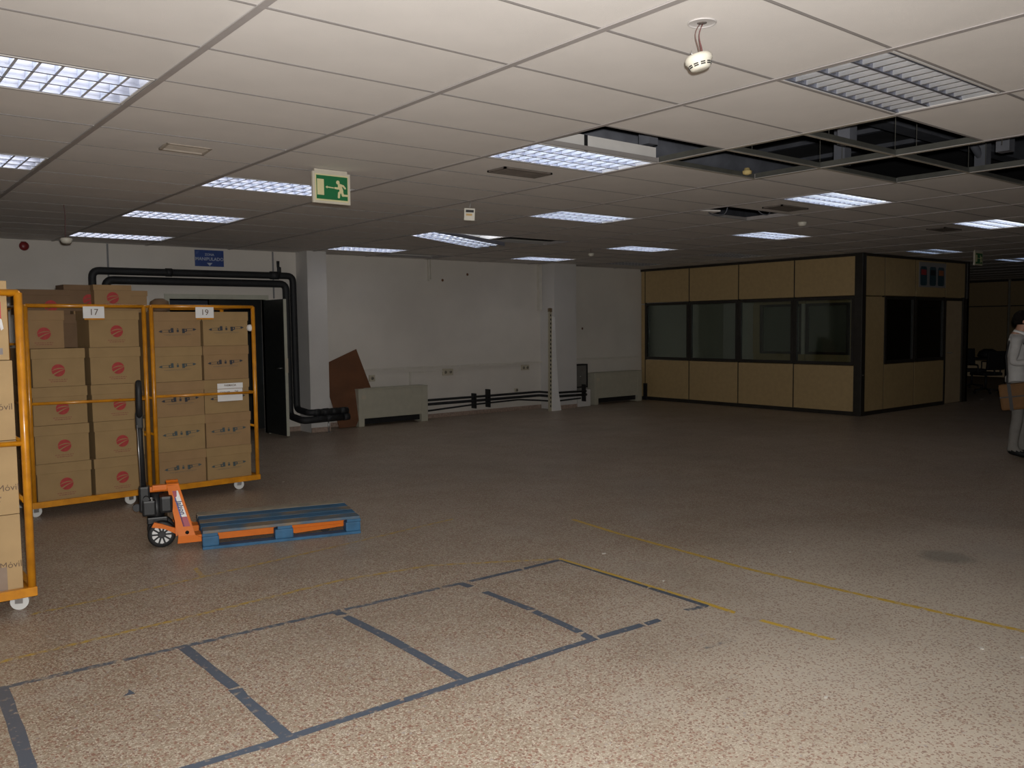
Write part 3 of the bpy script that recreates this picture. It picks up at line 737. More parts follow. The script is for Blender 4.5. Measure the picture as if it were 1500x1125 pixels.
obj('door_handle', MB().tube([(17.5, BY0+.01, 1.02), (17.5, BY0-.04, 1.02), (17.6, BY0-.04, 1.02)], .009, 8), M_steel, dl)
part('door_frame', MB().box(17.34, 17.40, BY0-.01, BY0+.06, 0, ZB).box(17.40, 18.12, BY0-.01, BY0+.06, ZB-.05, ZB+.01).box(18.12, 18.36, BY0-.02, BY0+.10, 0, ZB), M_frame)
part('top_rail', MB().box(BX+.1, BX1, BY0-.015, BY0+.06, CE-.05, CE-.002), M_frame)
part('bottom_rail', MB().box(BX+.1, 17.34, BY0-.012, BY0+.06, 0, .065), M_frame)
part('corner_post', MB().bbox(BX1-.08, BX1+.02, BY0-.02, BY0+.10, 0, CE, .008), M_frame)
# rear partition with two inner windows seen through the glass
for a, b_ in ((BY0+.12, 9.1), (9.12, 10.3), (10.32, 11.5), (11.52, 12.96)):
    vpanel(BX1-.04, BX1, a, b_, 0, ZA); vpanel(BX1-.04, BX1, a, b_, ZB, CE)
for a, b_ in ((10.38, 11.50), (11.60, 12.76)):
    wf = part('inner_window_frame', MB().box(BX1-.06, BX1, a, b_, ZA, ZA+.06).box(BX1-.06, BX1, a, b_, ZB-.06, ZB).box(BX1-.06, BX1, a, a+.07, ZA, ZB).box(BX1-.06, BX1, b_-.07, b_, ZA, ZB), M_frame)
    obj('pane', MB().box(BX1-.04, BX1-.034, a+.07, b_-.07, ZA+.06, ZB-.06), M_glass, wf)
vpanel(BX1-.04, BX1, BY0+.12, 10.37, ZA, ZB)
part('inner_post', MB().box(BX1-.08, BX1, 11.51, 11.59, ZA, ZB), M_trunk)
part('inner_post', MB().box(BX1-.06, BX1, 12.77, 12.96, ZA, ZB), M_maple)
# poster
t = thing('poster', 'white poster with three dark phone pictures on the booth corner side', 'poster', (16.80, BY0-.001, 2.53))
ps = obj('poster_sheet', MB().box(-.55, .55, -.006, -.001, -.23, .24), M_poster, t)
M_p1, M_p2, M_p3 = mat('poster_teal', (.02,.06,.08), .4), mat('poster_red', (.42,.03,.03), .4), mat('poster_orange', (.38,.12,.04), .4)
for n, (cx, mm) in enumerate(((-.37, M_p2), (.0, M_black), (.34, M_p3))):
    pts = [(cx-.13,-.17), (cx-.10,-.20), (cx+.10,-.20), (cx+.13,-.17), (cx+.13,.12), (cx+.10,.16), (cx-.10,.16), (cx-.13,.12)]
    obj('phone_picture', MB().prism(pts, -.0085, -.006), M_p1, ps)
    obj('phone_screen', MB().box(cx-.10, cx+.10, -.0105, -.0085, .0, .10), mm, ps)

# ------------------------------------------------------------ clutter beyond the booth
def office_chair(lab, x, y, rz):
    t = thing('office_chair', lab, 'chair', (x, y, 0), rz, 'dark chairs beyond the booth')
    obj('seat', MB().bbox(-.24, .24, -.23, .23, .42, .49, .02), M_black, t)
    obj('backrest', MB().bbox(-.22, .22, .20, .25, .58, 1.0, .02), M_black, t, (0,0,0), (R(-6),0,0))
    obj('back_bracket', MB().tube([(0,.1,.44), (0,.27,.46), (0,.26,.66)], .018, 8), M_black, t)
    obj('column', MB().tube([(0,0,.10), (0,0,.43)], .025, 10), M_black, t)
    for q in range(5):
        a = q*2*math.pi/5
        lg = obj('leg', MB().tube([(0,0,.11), (.27*math.cos(a), .27*math.sin(a), .075)], .016, 8), M_black, t)
        obj('caster', MB().tube([(.27*math.cos(a)-.012, .27*math.sin(a), .028), (.27*math.cos(a)+.012, .27*math.sin(a), .028)], .028, 10), M_black, lg)
    for s_ in (-1, 1): obj('armrest', MB().tube(bend([(.22*s_,.1,.45), (.28*s_,.1,.47), (.28*s_,.1,.66), (.28*s_,-.16,.66)], .04, 3), .016, 8), M_black, t)
office_chair('dark office chair beyond the booth door, nearest the desk', 20.6, 8.35, R(150))
office_chair('dark office chair behind the carried bag', 21.4, 7.75, R(60))
office_chair('dark office chair farthest back beside the desk', 21.9, 9.2, R(-40))
t = thing('desk', 'dark desk with pale front panel standing beyond the booth', 'desk', (22.3, 9.2, 0), R(90))
obj('desk_top', MB().bbox(-.8, .8, -.38, .38, .71, .74, .004), M_black, t)
obj('modesty_panel', MB().box(-.74, .74, -.02, .0, .28, .66), M_door, t)
for s_ in (-1, 1): obj('leg', MB().box(s_*.74-.03, s_*.74+.03, -.33, .33, 0, .71), M_black, t)
t = thing('carton_stack', 'low dark bundle of scrap on the desk beyond the booth', 'bundle', (22.3, 9.0, .741))
obj('bundle_body', MB().lathe([(.18,0),(.24,.06),(.2,.16),(.1,.22)], 12), M_black, t)

# ------------------------------------------------------------ roll cages and cartons
def cyl_wheel(r, w, c): return MB().tube([(c[0], c[1]-w/2, c[2]), (c[0], c[1]+w/2, c[2])], r, 20)
def roll_cage(lab, loc, rz, W, D=.78, num=None, nx=.5, z0=.20, H=1.86, mid=1.035, rt=.0195, numW=.17, k=1., cx=(.05,.16)):
    t = thing('roll_cage', lab, 'roll cage', loc, rz, 'yellow roll cages'); t.scale = (k, k, k)
    dz = CH-CH/k; z0 -= dz; H -= dz; mid -= dz; wr_ = .047
    r_ = rt
    obj('base_frame', MB().box(0, W, 0, .035, z0-.02, z0+.03).box(0, W, D-.035, D, z0-.02, z0+.03).box(0, .035, .035, D-.035, z0-.02, z0+.03).box(W-.035, W, .035, D-.035, z0-.02, z0+.03), M_yellow, t)
    obj('deck', MB().box(.03, W-.03, .03, D-.03, z0+.0, z0+.012), M_yellow, t)
    for x in (r_, W-r_):
        for y in (r_, D-r_):
            obj('post', MB().tube([(x, y, z0-.01), (x, y, H)], r_, 12), M_yellow, t)
    obj('top_rail', MB().tube([(r_, r_, H), (W-r_, r_, H)], r_*.85, 10), M_yellow, t)
    obj('top_rail', MB().tube([(r_, D-r_, H), (W-r_, D-r_, H)], r_*.85, 10), M_yellow, t)
    obj('middle_bar', MB().tube([(r_, r_, mid+.015), (W-r_, r_, mid-.0)], r_*.66, 10), M_yellow, t)
    for x in (r_, W-r_):
        for z in (H, mid, .62):
            obj('side_bar', MB().tube([(x, r_, z), (x, D-r_, z)], r_*.6, 8), M_yellow, t)
    for z in (mid, .62, 1.45):
        obj('back_bar', MB().tube([(r_, D-r_, z), (W-r_, D-r_, z)], r_*.6, 8), M_yellow, t)
    for x in (cx[0], W-cx[1]):
        for y in (.15, D-.12):
            cs = obj('caster', MB().box(-.030, .030, -.03, .03, z0-.026, z0-.02).box(-.030,-.026,-.02,.02,.04,z0-.024).box(.026,.030,-.02,.02,.04,z0-.024), M_steel, t, (x, y, 0), (0, 0, R(random.choice((70, 80, 95)))))
            obj('wheel', cyl_wheel(wr_, .036, (0, 0, wr_+.0005)), M_caster, cs, (0,0,0), (0,0,R(90)))
    if num:
        pl = obj('number_plate', MB().box(nx-numW/2, nx+numW/2, -.006, -.002, H-.105, H-.005), M_white, t)
        link('number', text_mesh(num, .075, M_ink), pl, (nx, -.0075, H-.055))
        obj('plate_holder', MB().box(nx-numW/2+.01, nx+numW/2+.0, -.002, .006, H-.118, H-.0), M_yellow, t)
    return t

K = 1.055; K2 = 1.05
def zk(z, k=K): return CH+(z-CH)*k
# prints
def red_emblem():
    mb = MB(); r_ = .052; n = 34
    for k in range(n):
        xa, xb = -r_+2*r_*k/n, -r_+2*r_*(k+1)/n; x = (xa+xb)/2; h = math.sqrt(max(0, r_*r_-x*x)); u = x/r_
        bands = []                                        # two swooshes opening to the right
        c1 = .016+.008*u-.012*u*u; w1 = .0010+.0030*(1-u*u)
        c2 = -.012+.026*u-.006*u*u; w2 = .0012+.0062*(1-u)/2
        bands = [(c2-w2, c2+w2), (max(c1-w1, c2+w2+.001), max(c1+w1, c2+w2+.002))]
        lo = -h
        for a, b_ in bands:
            a2 = min(a, h)
            if a2 > lo: mb.add([(xa,0,lo),(xb,0,lo),(xb,0,a2),(xa,0,a2)], [(0,1,2,3)])
            lo = max(lo, b_)
        if h > lo: mb.add([(xa,0,lo),(xb,0,lo),(xb,0,h),(xa,0,h)], [(0,1,2,3)])
    return mb
def dip_print():
    """long pencil-like word mark: bar + d, i, p + bar"""
    mb = MB(); t = .0024
    def q(x0, x1, z0, z1):
        if abs(x1-x0) < .02: x0, x1 = x0-.0015, x1+.0015
        mb.add([(x0,0,z0),(x1,0,z0),(x1,0,z1),(x0,0,z1)], [(0,1,2,3)])
    def dia(x, s): mb.add([(x-.022*s,0,0),(x,0,-.010),(x+.010,0,0),(x,0,.010)] if s > 0 else [(x+.022,0,0),(x,0,.010),(x-.010,0,0),(x,0,-.010)], [(0,1,2,3)])
    dia(-.128, 1); dia(.128, -1)
    q(-.128, -.050, .0075, .0075+t); q(-.128, -.050, -.0095, -.0095+t)
    q(.050, .128, .0075, .0075+t); q(.050, .128, -.0095, -.0095+t)
    q(-.052, -.034, -.014, .022)       # d stem
    q(-.066, -.052, -.014, -.008); q(-.066,-.052,.004,.010); q(-.070,-.064,-.012,.008)
    q(-.007, .007, -.013, .006); q(-.004, .005, .010, .016)   # i
    q(.036, .054, -.024, .012)         # p stem
    q(.054, .068, -.014, -.008); q(.054,.068,.004,.010); q(.066,.072,-.012,.008)
    return mb
def caption(w, rows, h=.006, gap=.014, seed=1):
    rd = random.Random(seed); mb = MB()
    for k in range(rows):
        x = -w/2 + rd.uniform(0, .02)
        while x < w/2 - .01:
            l = rd.uniform(.008, .022); mb.add([(x,0,-k*gap),(x+l,0,-k*gap),(x+l,0,-k*gap+h),(x,0,-k*gap+h)], [(0,1,2,3)]); x += l+rd.uniform(.003, .006)
    return mb
ME_red = red_emblem().mesh('emblem_print', M_red)
def scaled(mb, k): mb.v = [(v[0]*k, v[1], v[2]*k) for v in mb.v]; return mb
ME_dip = {0: scaled(dip_print(), 1.16).mesh('emblem_print', M_blue), 1: scaled(dip_print(), 1.16).mesh('emblem_print', M_blue2)}
ME_capr = caption(.15, 2, .0055, .016, 3).mesh('caption_print', M_redf)
ME_capd = caption(.24, 1, .002, .01, 5).mesh('caption_print', M_inkf)
ME_line = MB().add([(-.125,0,0),(.125,0,0),(.125,0,.0018),(-.125,0,.0018)], [(0,1,2,3)]).mesh('rule_print', M_blue2)
body_cache = {}
def carton(lab, frame, lx, ly, z, W, D, H, style, group, rz=0., m_=None, lid=.085, ex=0., ez=0., tone=0):
    """archive box with an overlapping lid; frame = (origin, angle)"""
    (fx, fy), fa = frame
    x = fx + K*(lx*math.cos(fa) - ly*math.sin(fa)); y = fy + K*(lx*math.sin(fa) + ly*math.cos(fa)); z = zk(z)
    t = thing('archive_carton', lab, 'box', (x, y, z), fa+rz, group); t.scale = (K, K, K)
    key = (round(W,3), round(D,3), round(H,3), lid, m_.name)
    if key not in body_cache:
        b1 = MB().box(-W/2+.007, W/2-.007, .005, D-.005, 0, H-lid).mesh('carton_body', m_)
        b2 = MB().bbox(-W/2, W/2, 0, D, H-lid, H, .003).mesh('lid', m_)
        body_cache[key] = (b1, b2)
    b1, b2 = body_cache[key]
    link('carton_body', b1, t); link('lid', b2, t)
    if style == 'red':
        link('emblem_print', ME_red, t, (ex, .0035, H*.42+ez)); link('caption_print', ME_capr, t, (ex-.005, .0035, H*.17+ez))
    elif style == 'dip':
        zz = (H-lid)*.66+ez
        link('emblem_print', ME_dip[tone], t, (ex, .0035, zz), (0, R(-3.0), 0)); link('caption_print', ME_capd, t, (ex, .0035, zz-.045)); link('rule_print', ME_line, t, (ex, .0035, zz-.038), (0, R(-1.2), 0))
    return t
FA = math.atan2(8.05-7.98, 3.33-1.36)
ORD = ['bottom row', 'second row up', 'third row up', 'fourth row up', 'top row']
ca = math.cos(FA); sa = math.sin(FA)
def fr(lx, ly=0): return ((1.345+lx*ca-ly*sa)*K, (7.965+lx*sa+ly*ca)*K)
roll_cage('yellow roll cage with white number 17 plate, full of red emblem cartons', (*fr(0), 0), FA, .975, num='17', nx=.535, k=K)
roll_cage('yellow roll cage with white number 19 plate, full of blue print cartons', (*fr(1.0), 0), FA, .995, num='19', nx=.495, k=K)
F1 = (fr(0), FA); F2 = (fr(1.0), FA)
g17, g19 = 'cartons in the roll cage numbered 17', 'cartons in the roll cage numbered 19'
zb = .214; hs = .3225
for r_ in range(5):
    if r_ < 4:
        carton('archive carton with red emblem, left column of cage 17, '+ORD[r_], F1, .262+(.0 if r_ else .004), .06+random.uniform(0,.01), zb+r_*hs, .43-(.015 if r_ == 3 else 0), .36, hs-.002, 'red', g17, R(random.uniform(-1,1)), M_card, ex=.015+(-.02 if r_ == 3 else 0), ez=.01*random.random())
    carton('archive carton with red emblem, right column of cage 17, '+ORD[r_], F1, .715+(.01 if r_ == 1 else 0), .055+random.uniform(0,.01), zb+r_*hs, .425, .36, hs-.002, 'red', g17, R(random.uniform(-1,1)), M_card, ex=.02, ez=.01*random.random())
# top left: a carton set back and a darker blank one deeper in
carton('archive carton with red emblem set back at top left of cage 17', F1, .195, .17, zb+4*hs, .30, .34, hs-.002, 'red', g17, 0, M_card2, ex=-.01, ez=-.01)
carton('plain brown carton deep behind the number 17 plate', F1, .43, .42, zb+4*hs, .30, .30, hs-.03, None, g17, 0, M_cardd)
for r_ in range(5):
    for q in range(2):
        lx = .245 if q == 0 else .70
        if r_ == 4 and q == 0: continue
        hl = 'plain closed carton behind the red emblem %s column, %s' % ('right' if q else 'left', ORD[r_])
        carton(hl, F1, lx, .44, zb+r_*hs, .42, .32, hs-.002, None, 'hidden back row of cage 17', 0, M_card2)
zt = zb+5*hs
# cartons peeping over the top rail: they stand on the two rear columns
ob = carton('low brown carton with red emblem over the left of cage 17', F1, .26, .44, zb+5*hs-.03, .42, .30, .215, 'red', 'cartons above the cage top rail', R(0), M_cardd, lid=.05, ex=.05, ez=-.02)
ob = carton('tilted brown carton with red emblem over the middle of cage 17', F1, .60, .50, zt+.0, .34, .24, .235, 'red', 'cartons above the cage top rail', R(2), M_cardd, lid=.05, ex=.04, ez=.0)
ob = carton('brown carton with red emblem over the right of cage 17', F1, .815, .40, zt, .33, .24, .235, 'red', 'cartons above the cage top rail', 0, M_card2, lid=.05, ex=.0, ez=.02)
carton('plain carton just right of the number 17 cage top', F2, .06, .47, zt-.01, .17, .26, .20, None, 'cartons above the cage top rail', 0, M_card2, lid=.05)
for r_ in range(5):
    for q in range(2):
        side = 'left' if q == 0 else 'right'
        lx = .262 if q == 0 else .713
        lx += random.uniform(-.006, .006)
        tn = 1 if (r_, q) in ((3,0),(0,0),(1,0),(1,1),(0,1)) else 0
        carton('archive carton with blue word print, %s column of cage 19, %s' % (side, ORD[r_]), F2, lx, .05+random.uniform(0,.015), zb-.002+r_*.3205, .448, .36, .319, 'dip', g19, R(random.uniform(-.8,.8)), M_card if (r_+q) % 2 else M_card2, ex=random.uniform(-.01,.01), tone=tn, ez=random.uniform(-.01,.01))
        carton('plain closed carton behind the blue print %s column, %s' % (side, ORD[r_]), F2, lx, .43, zb-.002+r_*.3205, .44, .32, .319, None, 'hidden back row of cage 19', 0, M_card2)
# label sheets on a carton of cage 19 (paper stuck to the carton)
q = fr(1.0+.735, .044)
t = thing('delivery_label', 'white label sheets with handwriting on a carton of cage 19', 'label', (q[0], q[1], zk(1.05)), FA); t.scale = (K, K, K)
s1 = obj('label_sheet', MB().box(-.125, .125, -.004, -.002, .035, .085), M_white, t)
link('lettering', text_mesh('FARMACIA', .024, M_ink, bold=.0006), s1, (0, -.005, .064))
s2 = obj('label_sheet', MB().box(-.125, .120, -.004, -.002, -.085, .030), M_white, t)
link('lettering', text_mesh('CAJA Nº', .026, M_ink, bold=.0006), s2, (-.055, -.005, -.002))
link('handwriting', text_mesh('29', .040, M_ink, shear=.4), s2, (.05, -.005, -.002))
# white paper behind the right post, tape roll and dark bag on the top
q = fr(1.965, .10); t = tag(obj('paper_wad', MB().lathe([(.008,-.035),(.03,-.025),(.036,0),(.028,.026),(.008,.034)], 10, (0,0,0)), M_white, None, (q[0]-.01, q[1]-.06, zk(1.66))), 'white crumpled paper wad wedged beside the right post of cage 19', 'paper')
q = fr(1.07, .60); t = tag(obj('tape_roll', MB().lathe([(.03,0),(.075,0),(.075,.05),(.03,.05)], 22), M_wplast, None, (q[0]+.03, q[1]-.03, zk(zb+5*.3205-.002))), 'cream tape roll lying on the cartons at the cage top', 'tape')
q = fr(1.19, .50); t = tag(obj('dark_bag', MB().lathe([(.06,0),(.10,.03),(.09,.11),(.04,.14)], 12), M_cardd, None, (q[0]+.08, q[1]+.02, zk(zb+5*.3205-.002))), 'small dark bag on the cartons right of the tape roll', 'bag')

# front left cage
LC = ((-.115, 5.335), 0)
roll_cage('yellow roll cage nearest the camera at the left frame edge', (-.115*K2, 5.335*K2, 0), 0, 1.02, num=None, mid=1.035, rt=.022, k=K2, cx=(.06,.065))
gl = 'light cartons in the front left cage'
ROWN = ['bottom', 'second', 'third', 'top']
zc = [.215, .645, 1.055, 1.495, 1.875]
for r_ in range(4):
    for q in range(2):
        W = .44; lx = .965-.225 if q else .965-.225-.455
        if r_ == 3 and q: lx -= .012
        H = zc[r_+1]-zc[r_]-.003
        x = LC[0][0]+lx; y = LC[0][1]+.05
        t = thing('service_carton', 'light brown carton with dark lettering, %s of the front left cage, %s column' % (ROWN[r_], 'right' if q else 'left'), 'box', (x*K2, y*K2, zk(zc[r_], K2)), R(random.uniform(-.5,.5)), gl); t.scale = (K2,)*3
        cb = obj('carton_body', MB().bbox(-W/2, W/2, 0, .55, 0, H, .003), M_cardl, t)
        if r_ < 3:
            tz = {0: .36, 1: .79, 2: 1.235}[r_]-zc[r_]
            link('lettering', text_mesh('Servicio Móvil', .050, M_ink), t, ({0: .078, 1: .082, 2: .070}[r_], -.0012, tz), (0, R(-1.5), 0))
            obj('caption_print', caption(.20, 2, .008, .022, 20+r_), M_inkl, t, (.03, -.001, tz-.050))
            if r_ == 0: obj('packing_tape', MB().box(.095, .145, -.002, .0, 0, tz-.005), M_tapeb, t)
            else: obj('packing_tape', MB().box(-.0, .05, -.002, 0, 0, .10), M_tapeb, t)
        else:
            obj('red_square_print', MB().box(.09, .190, -.0015, 0, .225, .318), mat('red_label', (.42,.02,.02), .5), t)
            obj('grey_print', MB().box(.08, .190, -.0012, 0, .03, .065), mat('grey_print', (.25,.22,.22), .7), t)
            obj('plastic_scrap', MB().add([(.165,-.004,.24),(.19,-.012,.22),(.198,-.006,.17),(.185,-.014,.16)], [(0,1,2,3)]), mat('clear_film', (.7,.7,.7), .15), t)
tag(obj('paper_bundle', MB().bbox(-.14, -.04, .0, .2, 0, .05, .004).bbox(-.04, .04, 0, .2, 0, .055, .003), [M_cardl], None, (.80*K2, 5.40*K2, zk(1.8735, K2))), 'small pale cardboard piece on top of the front left cartons', 'cardboard')

# ------------------------------------------------------------ pallet and pallet truck
PA = math.atan2(6.065-6.387, 3.362-2.202)
PF = (2.190, 6.395)
pal = thing('pallet', 'worn blue wooden pallet lying on the truck forks', 'pallet', (*PF, 0), PA)
PW, PD = 1.2, .72
yb = [0, .150, .290, .435, .575]; ws = [.142, .132, .138, .132, .145]
for n, (y, w_) in enumerate(zip(yb, ws)):
    mm = [M_pworn, M_pblue, M_pworn, M_pblue, M_pwood][n]
    obj('top_board', MB().bbox(random.uniform(0,.008), PW-random.uniform(0,.008), y, y+w_, .122, .144, .003), mm, pal)
for x in (0, PW/2-.05, PW-.11):
    obj('stringer_board', MB().bbox(x, x+.11, 0, PD, .100, .122, .002), M_pblue, pal)
for x, wd in ((0, .12), (PW/2-.07, .14), (PW-.12, .12)):
    for y in (0, PD/2-.05, PD-.10):
        obj('block', MB().bbox(x, x+wd, y, y+.10, .022, .100, .012), M_pblue, pal)
for y in (0, PD/2-.05, PD-.10):
    obj('bottom_board', MB().bbox(0, PW, y, y+.10, 0, .022, .003), M_pblue, pal)

# truck: local x along forks (pallet side +x), origin under the steering wheels
ax = Vector((math.cos(PA), math.sin(PA))); ay = Vector((-math.sin(PA), math.cos(PA)))
TO = Vector(PF) + ay*(PD/2) - ax*.275
tr = thing('pallet_truck', 'orange hand pallet truck with black upright handle', 'pallet truck', (TO.x, TO.y, 0), PA)
for s_ in (-1, 1):
    y = s_*.17
    fk = obj('fork', MB().prism([(.20,.045),(1.35,.045),(1.42,.06),(1.44,.088),(1.40,.094),(.20,.094)], y-.07, y+.07, 'y'), M_orange, tr)
    obj('fork_roller', MB().tube([(1.22, y-.04, .037), (1.22, y+.04, .037)], .036, 14), M_black, fk)
    obj('roller_guard', MB().prism([(.98,.030),(1.30,.045),(1.34,.07),(.9,.07),(.86,.055)], y-s_*0-.078, y+.078, 'y'), M_orange, fk)
# fork carriage: leaning cheeks and back plate
def lean(mb, s_):
    mb.v = [(v[0], v[1]-s_*.40*max(0, v[2]-.10), v[2]) for v in mb.v]; return mb
for s_ in (-1, 1):
    y = s_*.245
    ck = obj('side_cheek', lean(MB().prism([(.105,.045),(.275,.045),(.275,.072),(.232,.10),(.135,.462),(.048,.474),(.055,.43),(.112,.10)], y-.012, y+.012, 'y'), s_), M_orange, tr)
    obj('cheek_bolt', MB().lathe([(.014,-.003),(.011,-.001)], 12, (.175, y-s_*0+(-.013), .125), 'y'), M_black, ck)
obj('back_plate', MB().prism([(-.235,.10),(.235,.10),(.10,.44),(-.10,.44)], .095, .107, 'x'), M_orange, tr)
for s_ in (-1, 1): obj('top_cap', lean(MB().bbox(.047, .136, s_*.233-.024, s_*.233+.024, .460, .478, .005), s_), M_orange, tr)
obj('top_link', MB().bbox(-.08, .10, -.035, .035, .410, .450, .008), M_orange, tr)
obj('top_link', MB().bbox(-.055, .052, -.115, -.06, .432, .474, .006), M_orange, tr)
for s_ in (-1, 1): obj('lower_link', MB().prism([(-.07,.165),(-.05,.200),(.0,.185),(.14,.125),(.14,.075),(.02,.145)], s_*.14-.018, s_*.14+.018, 'y'), M_orange, tr)
# sticker on the near cheek
st = obj('sticker', lean(MB().prism([(.085,.425),(.125,.425),(.200,.165),(.150,.165)], -.2595, -.2572, 'y'), -1), M_white, tr)
obj('sticker_red', lean(MB().prism([(.134,.235),(.180,.235),(.200,.165),(.150,.165)], -.2602, -.2594, 'y'), -1), mat('sticker_red', (.35,.05,.08), .4), st)
obj('sticker_blue', lean(MB().prism([(.085,.425),(.095,.425),(.160,.165),(.150,.165)], -.2602, -.2594, 'y'), -1), mat('sticker_blue', (.05,.06,.25), .4), st)
obj('sticker_red', lean(MB().prism([(.087,.425),(.115,.425),(.115,.385),(.098,.37)], -.2605, -.2594, 'y'), -1), mat('sticker_red', (.35,.05,.08), .4), st)
lt = text_mesh('Jalson', .048, mat('sticker_ink', (.04,.04,.12), .5), shear=.3, bold=.001)
link('lettering', lt, st, (.140, -.2612+.40*.205, .305), (Matrix.Rotation(R(-21.8), 3, 'X') @ Matrix.Rotation(R(76), 3, 'Y')).to_euler())
# pump group and wheels
pu = obj('pump_body', MB().lathe([(.055,.215),(.06,.23),(.06,.30),(.052,.32),(.045,.40),(.03,.405)], 18, (-.03,0,0)), M_blackg, tr)
obj('pump_base', MB().bbox(-.10, .05, -.085, .085, .17, .225, .01), M_blackg, tr)
obj('pump_cylinder', MB().tube([(-.005,.0,.22), (-.005,.0,.42)], .033, 14), M_blackg, tr)
obj('pump_reservoir', MB().bbox(-.01, .085, -.19, .15, .27, .40, .02), M_blackg, tr)
obj('valve_block', MB().bbox(-.13, -.03, -.11, .07, .24, .36, .015), M_blackg, tr)
obj('steer_bracket', MB().bbox(-.06, .03, -.11, .11, .135, .175, .008), M_blackg, tr)
obj('axle', MB().tube([(0,-.13,.10), (0,.13,.10)], .013, 10), M_steel, tr)
for s_ in (-1, 1):
    wy = s_*.105
    wh = obj('steering_wheel', MB().tube([(0, wy-.028, .10), (0, wy+.028, .10)], .074, 24), M_white if False else M_black, tr)
    ty = MB(); n = 28
    prof = [(.072,-.030),(.092,-.030),(.100,-.022),(.100,.022),(.092,.030),(.072,.030)]
    ty.lathe(prof, 28, (0, wy, .10), 'y'); obj('tyre', ty, M_black, wh)
    for k in range(10):
        a0, a1 = k*2*math.pi/10+.10, (k+1)*2*math.pi/10-.10
        for side in (-1, 1):
            yy = wy+side*.0305
            pts = [(.030*math.cos(a0+.12), .10+.030*math.sin(a0+.12)), (.068*math.cos(a0), .10+.068*math.sin(a0)), (.070*math.cos((a0+a1)/2), .10+.070*math.sin((a0+a1)/2)), (.068*math.cos(a1), .10+.068*math.sin(a1)), (.030*math.cos(a1-.12), .10+.030*math.sin(a1-.12))]
            obj('hub_wedge', MB().prism(pts, yy-.001, yy+.001, 'y'), mat('wheel_white', (.62,.62,.62), .4), wh)
    obj('hub_cap', MB().tube([(0, wy-.034, .10), (0, wy+.034, .10)], .020, 14), M_blackg, wh)
# handle
hd = obj('handle_base', MB().bbox(-.15, -.07, -.05, .05, .26, .46, .015), M_blackg, tr)
obj('handle_pivot', MB().tube([(-.10,-.10,.37), (-.10,.10,.37)], .022, 12), M_blackg, tr)
obj('pump_roller', MB().tube([(-.165,-.03,.30), (-.165,.03,.30)], .03, 12), M_blackg, tr)
ht = MB().tube([(-.115, 0, .43), (-.124, 0, .80), (-.124, 0, 1.0)], .021, 12)
obj('handle_tube', ht, M_black, tr)
gp = MB().tube(bend([(-.124,0,.98), (-.123,-.05,1.06), (-.121,-.065,1.20), (-.120,-.04,1.25), (-.120,.04,1.25), (-.121,.065,1.20), (-.123,.05,1.06), (-.124,0,.98)], .03, 4), .023, 10)
gr = obj('grip_loop', gp, M_black, tr)
obj('release_lever', MB().bbox(-.145, -.110, -.012, .012, 1.06, 1.21, .006), M_black, gr)
obj('grip_block', MB().bbox(-.152, -.098, -.028, .028, .90, 1.03, .012), M_black, gr)
obj('control_rod', MB().tube([(-.133,-.028,.46), (-.140,-.028,.93)], .004, 6), M_steel, tr)
obj('spring', MB().tube([(-.06+.012*math.cos(k*1.2), -.09+.012*math.sin(k*1.2), .30+k*.002) for k in range(40)], .003, 6), M_steel, tr)

# ------------------------------------------------------------ floor markings
STN = 0
def strip(name, lab, cat, segs, w_, m_, z=.0008, group=None):
    global STN; STN += 1; z += STN*.00007
    """segs: list of polylines (x,y)"""
    mb = MB(); rd = random.Random(len(lab))
    for poly_ in segs:
        P = []
        for a, b_ in zip(poly_[:-1], poly_[1:]):
            a, b_ = Vector(a), Vector(b_); n = max(1, int((b_-a).length/.10))
            P += [a.lerp(b_, k/n) for k in range(n)]
        P.append(Vector(poly_[-1]))
        L_, Rr = [], []
        for k, p_ in enumerate(P):
            d = (P[min(k+1, len(P)-1)]-P[max(k-1, 0)]).normalized(); nn = Vector((-d.y, d.x))
            ww = w_/2*(1+rd.uniform(-.12, .12)); off = rd.uniform(-.0015, .0015)
            sl = rd.uniform(-.012, .012) if k in (0, len(P)-1) else 0
            L_.append(p_+nn*(ww+off)+d*sl); Rr.append(p_-nn*(ww-off)-d*sl)
        vs = [(q.x, q.y, z) for q in L_]+[(q.x, q.y, z) for q in Rr]; n = len(P)
        mb.add(vs, [(n+k, n+k+1, k+1, k) for k in range(n-1)])
        mb.add([(v[0], v[1], .0001+STN*.00002) for v in vs], [(k, k+1, n+k+1, n+k) for k in range(n-1)])
    o = obj(name, mb, m_); return tag(o, lab, cat, group)
TG = 'blue grey tape lines on the floor'
W5 = .048
strip('floor_tape', 'long rear blue grey tape line of the floor grid', 'floor tape', [[(-.3,4.54),(.98,4.515),(1.10,4.51)], [(1.13,4.508),(1.9,4.485),(2.32,4.475)], [(2.345,4.47),(2.75,4.46),(3.0,4.45)], [(3.02,4.45),(3.19,4.445)]], .040, M_tapew, group=TG)
strip('floor_tape', 'short rear tape piece reaching the grid back corner', 'floor tape', [[(3.23,4.44),(3.66,4.43)], [(3.68,4.43),(4.01,4.437)]], .040, M_tape, group=TG)
strip('floor_tape', 'long front blue grey tape line of the floor grid', 'floor tape', [[(.90,3.225),(1.32,3.20),(1.95,3.195)], [(1.955,3.193),(2.24,3.187),(2.9,3.185),(3.13,3.180)], [(3.15,3.18),(3.47,3.16)], [(3.49,3.155),(3.60,3.152)]], W5, M_tape, group=TG)
strip('floor_tape', 'leftmost cross tape strip of the floor grid', 'floor tape', [[(.602,4.52),(.577,4.0),(.555,3.62),(.53,3.3)]], .055, M_tape, group=TG)
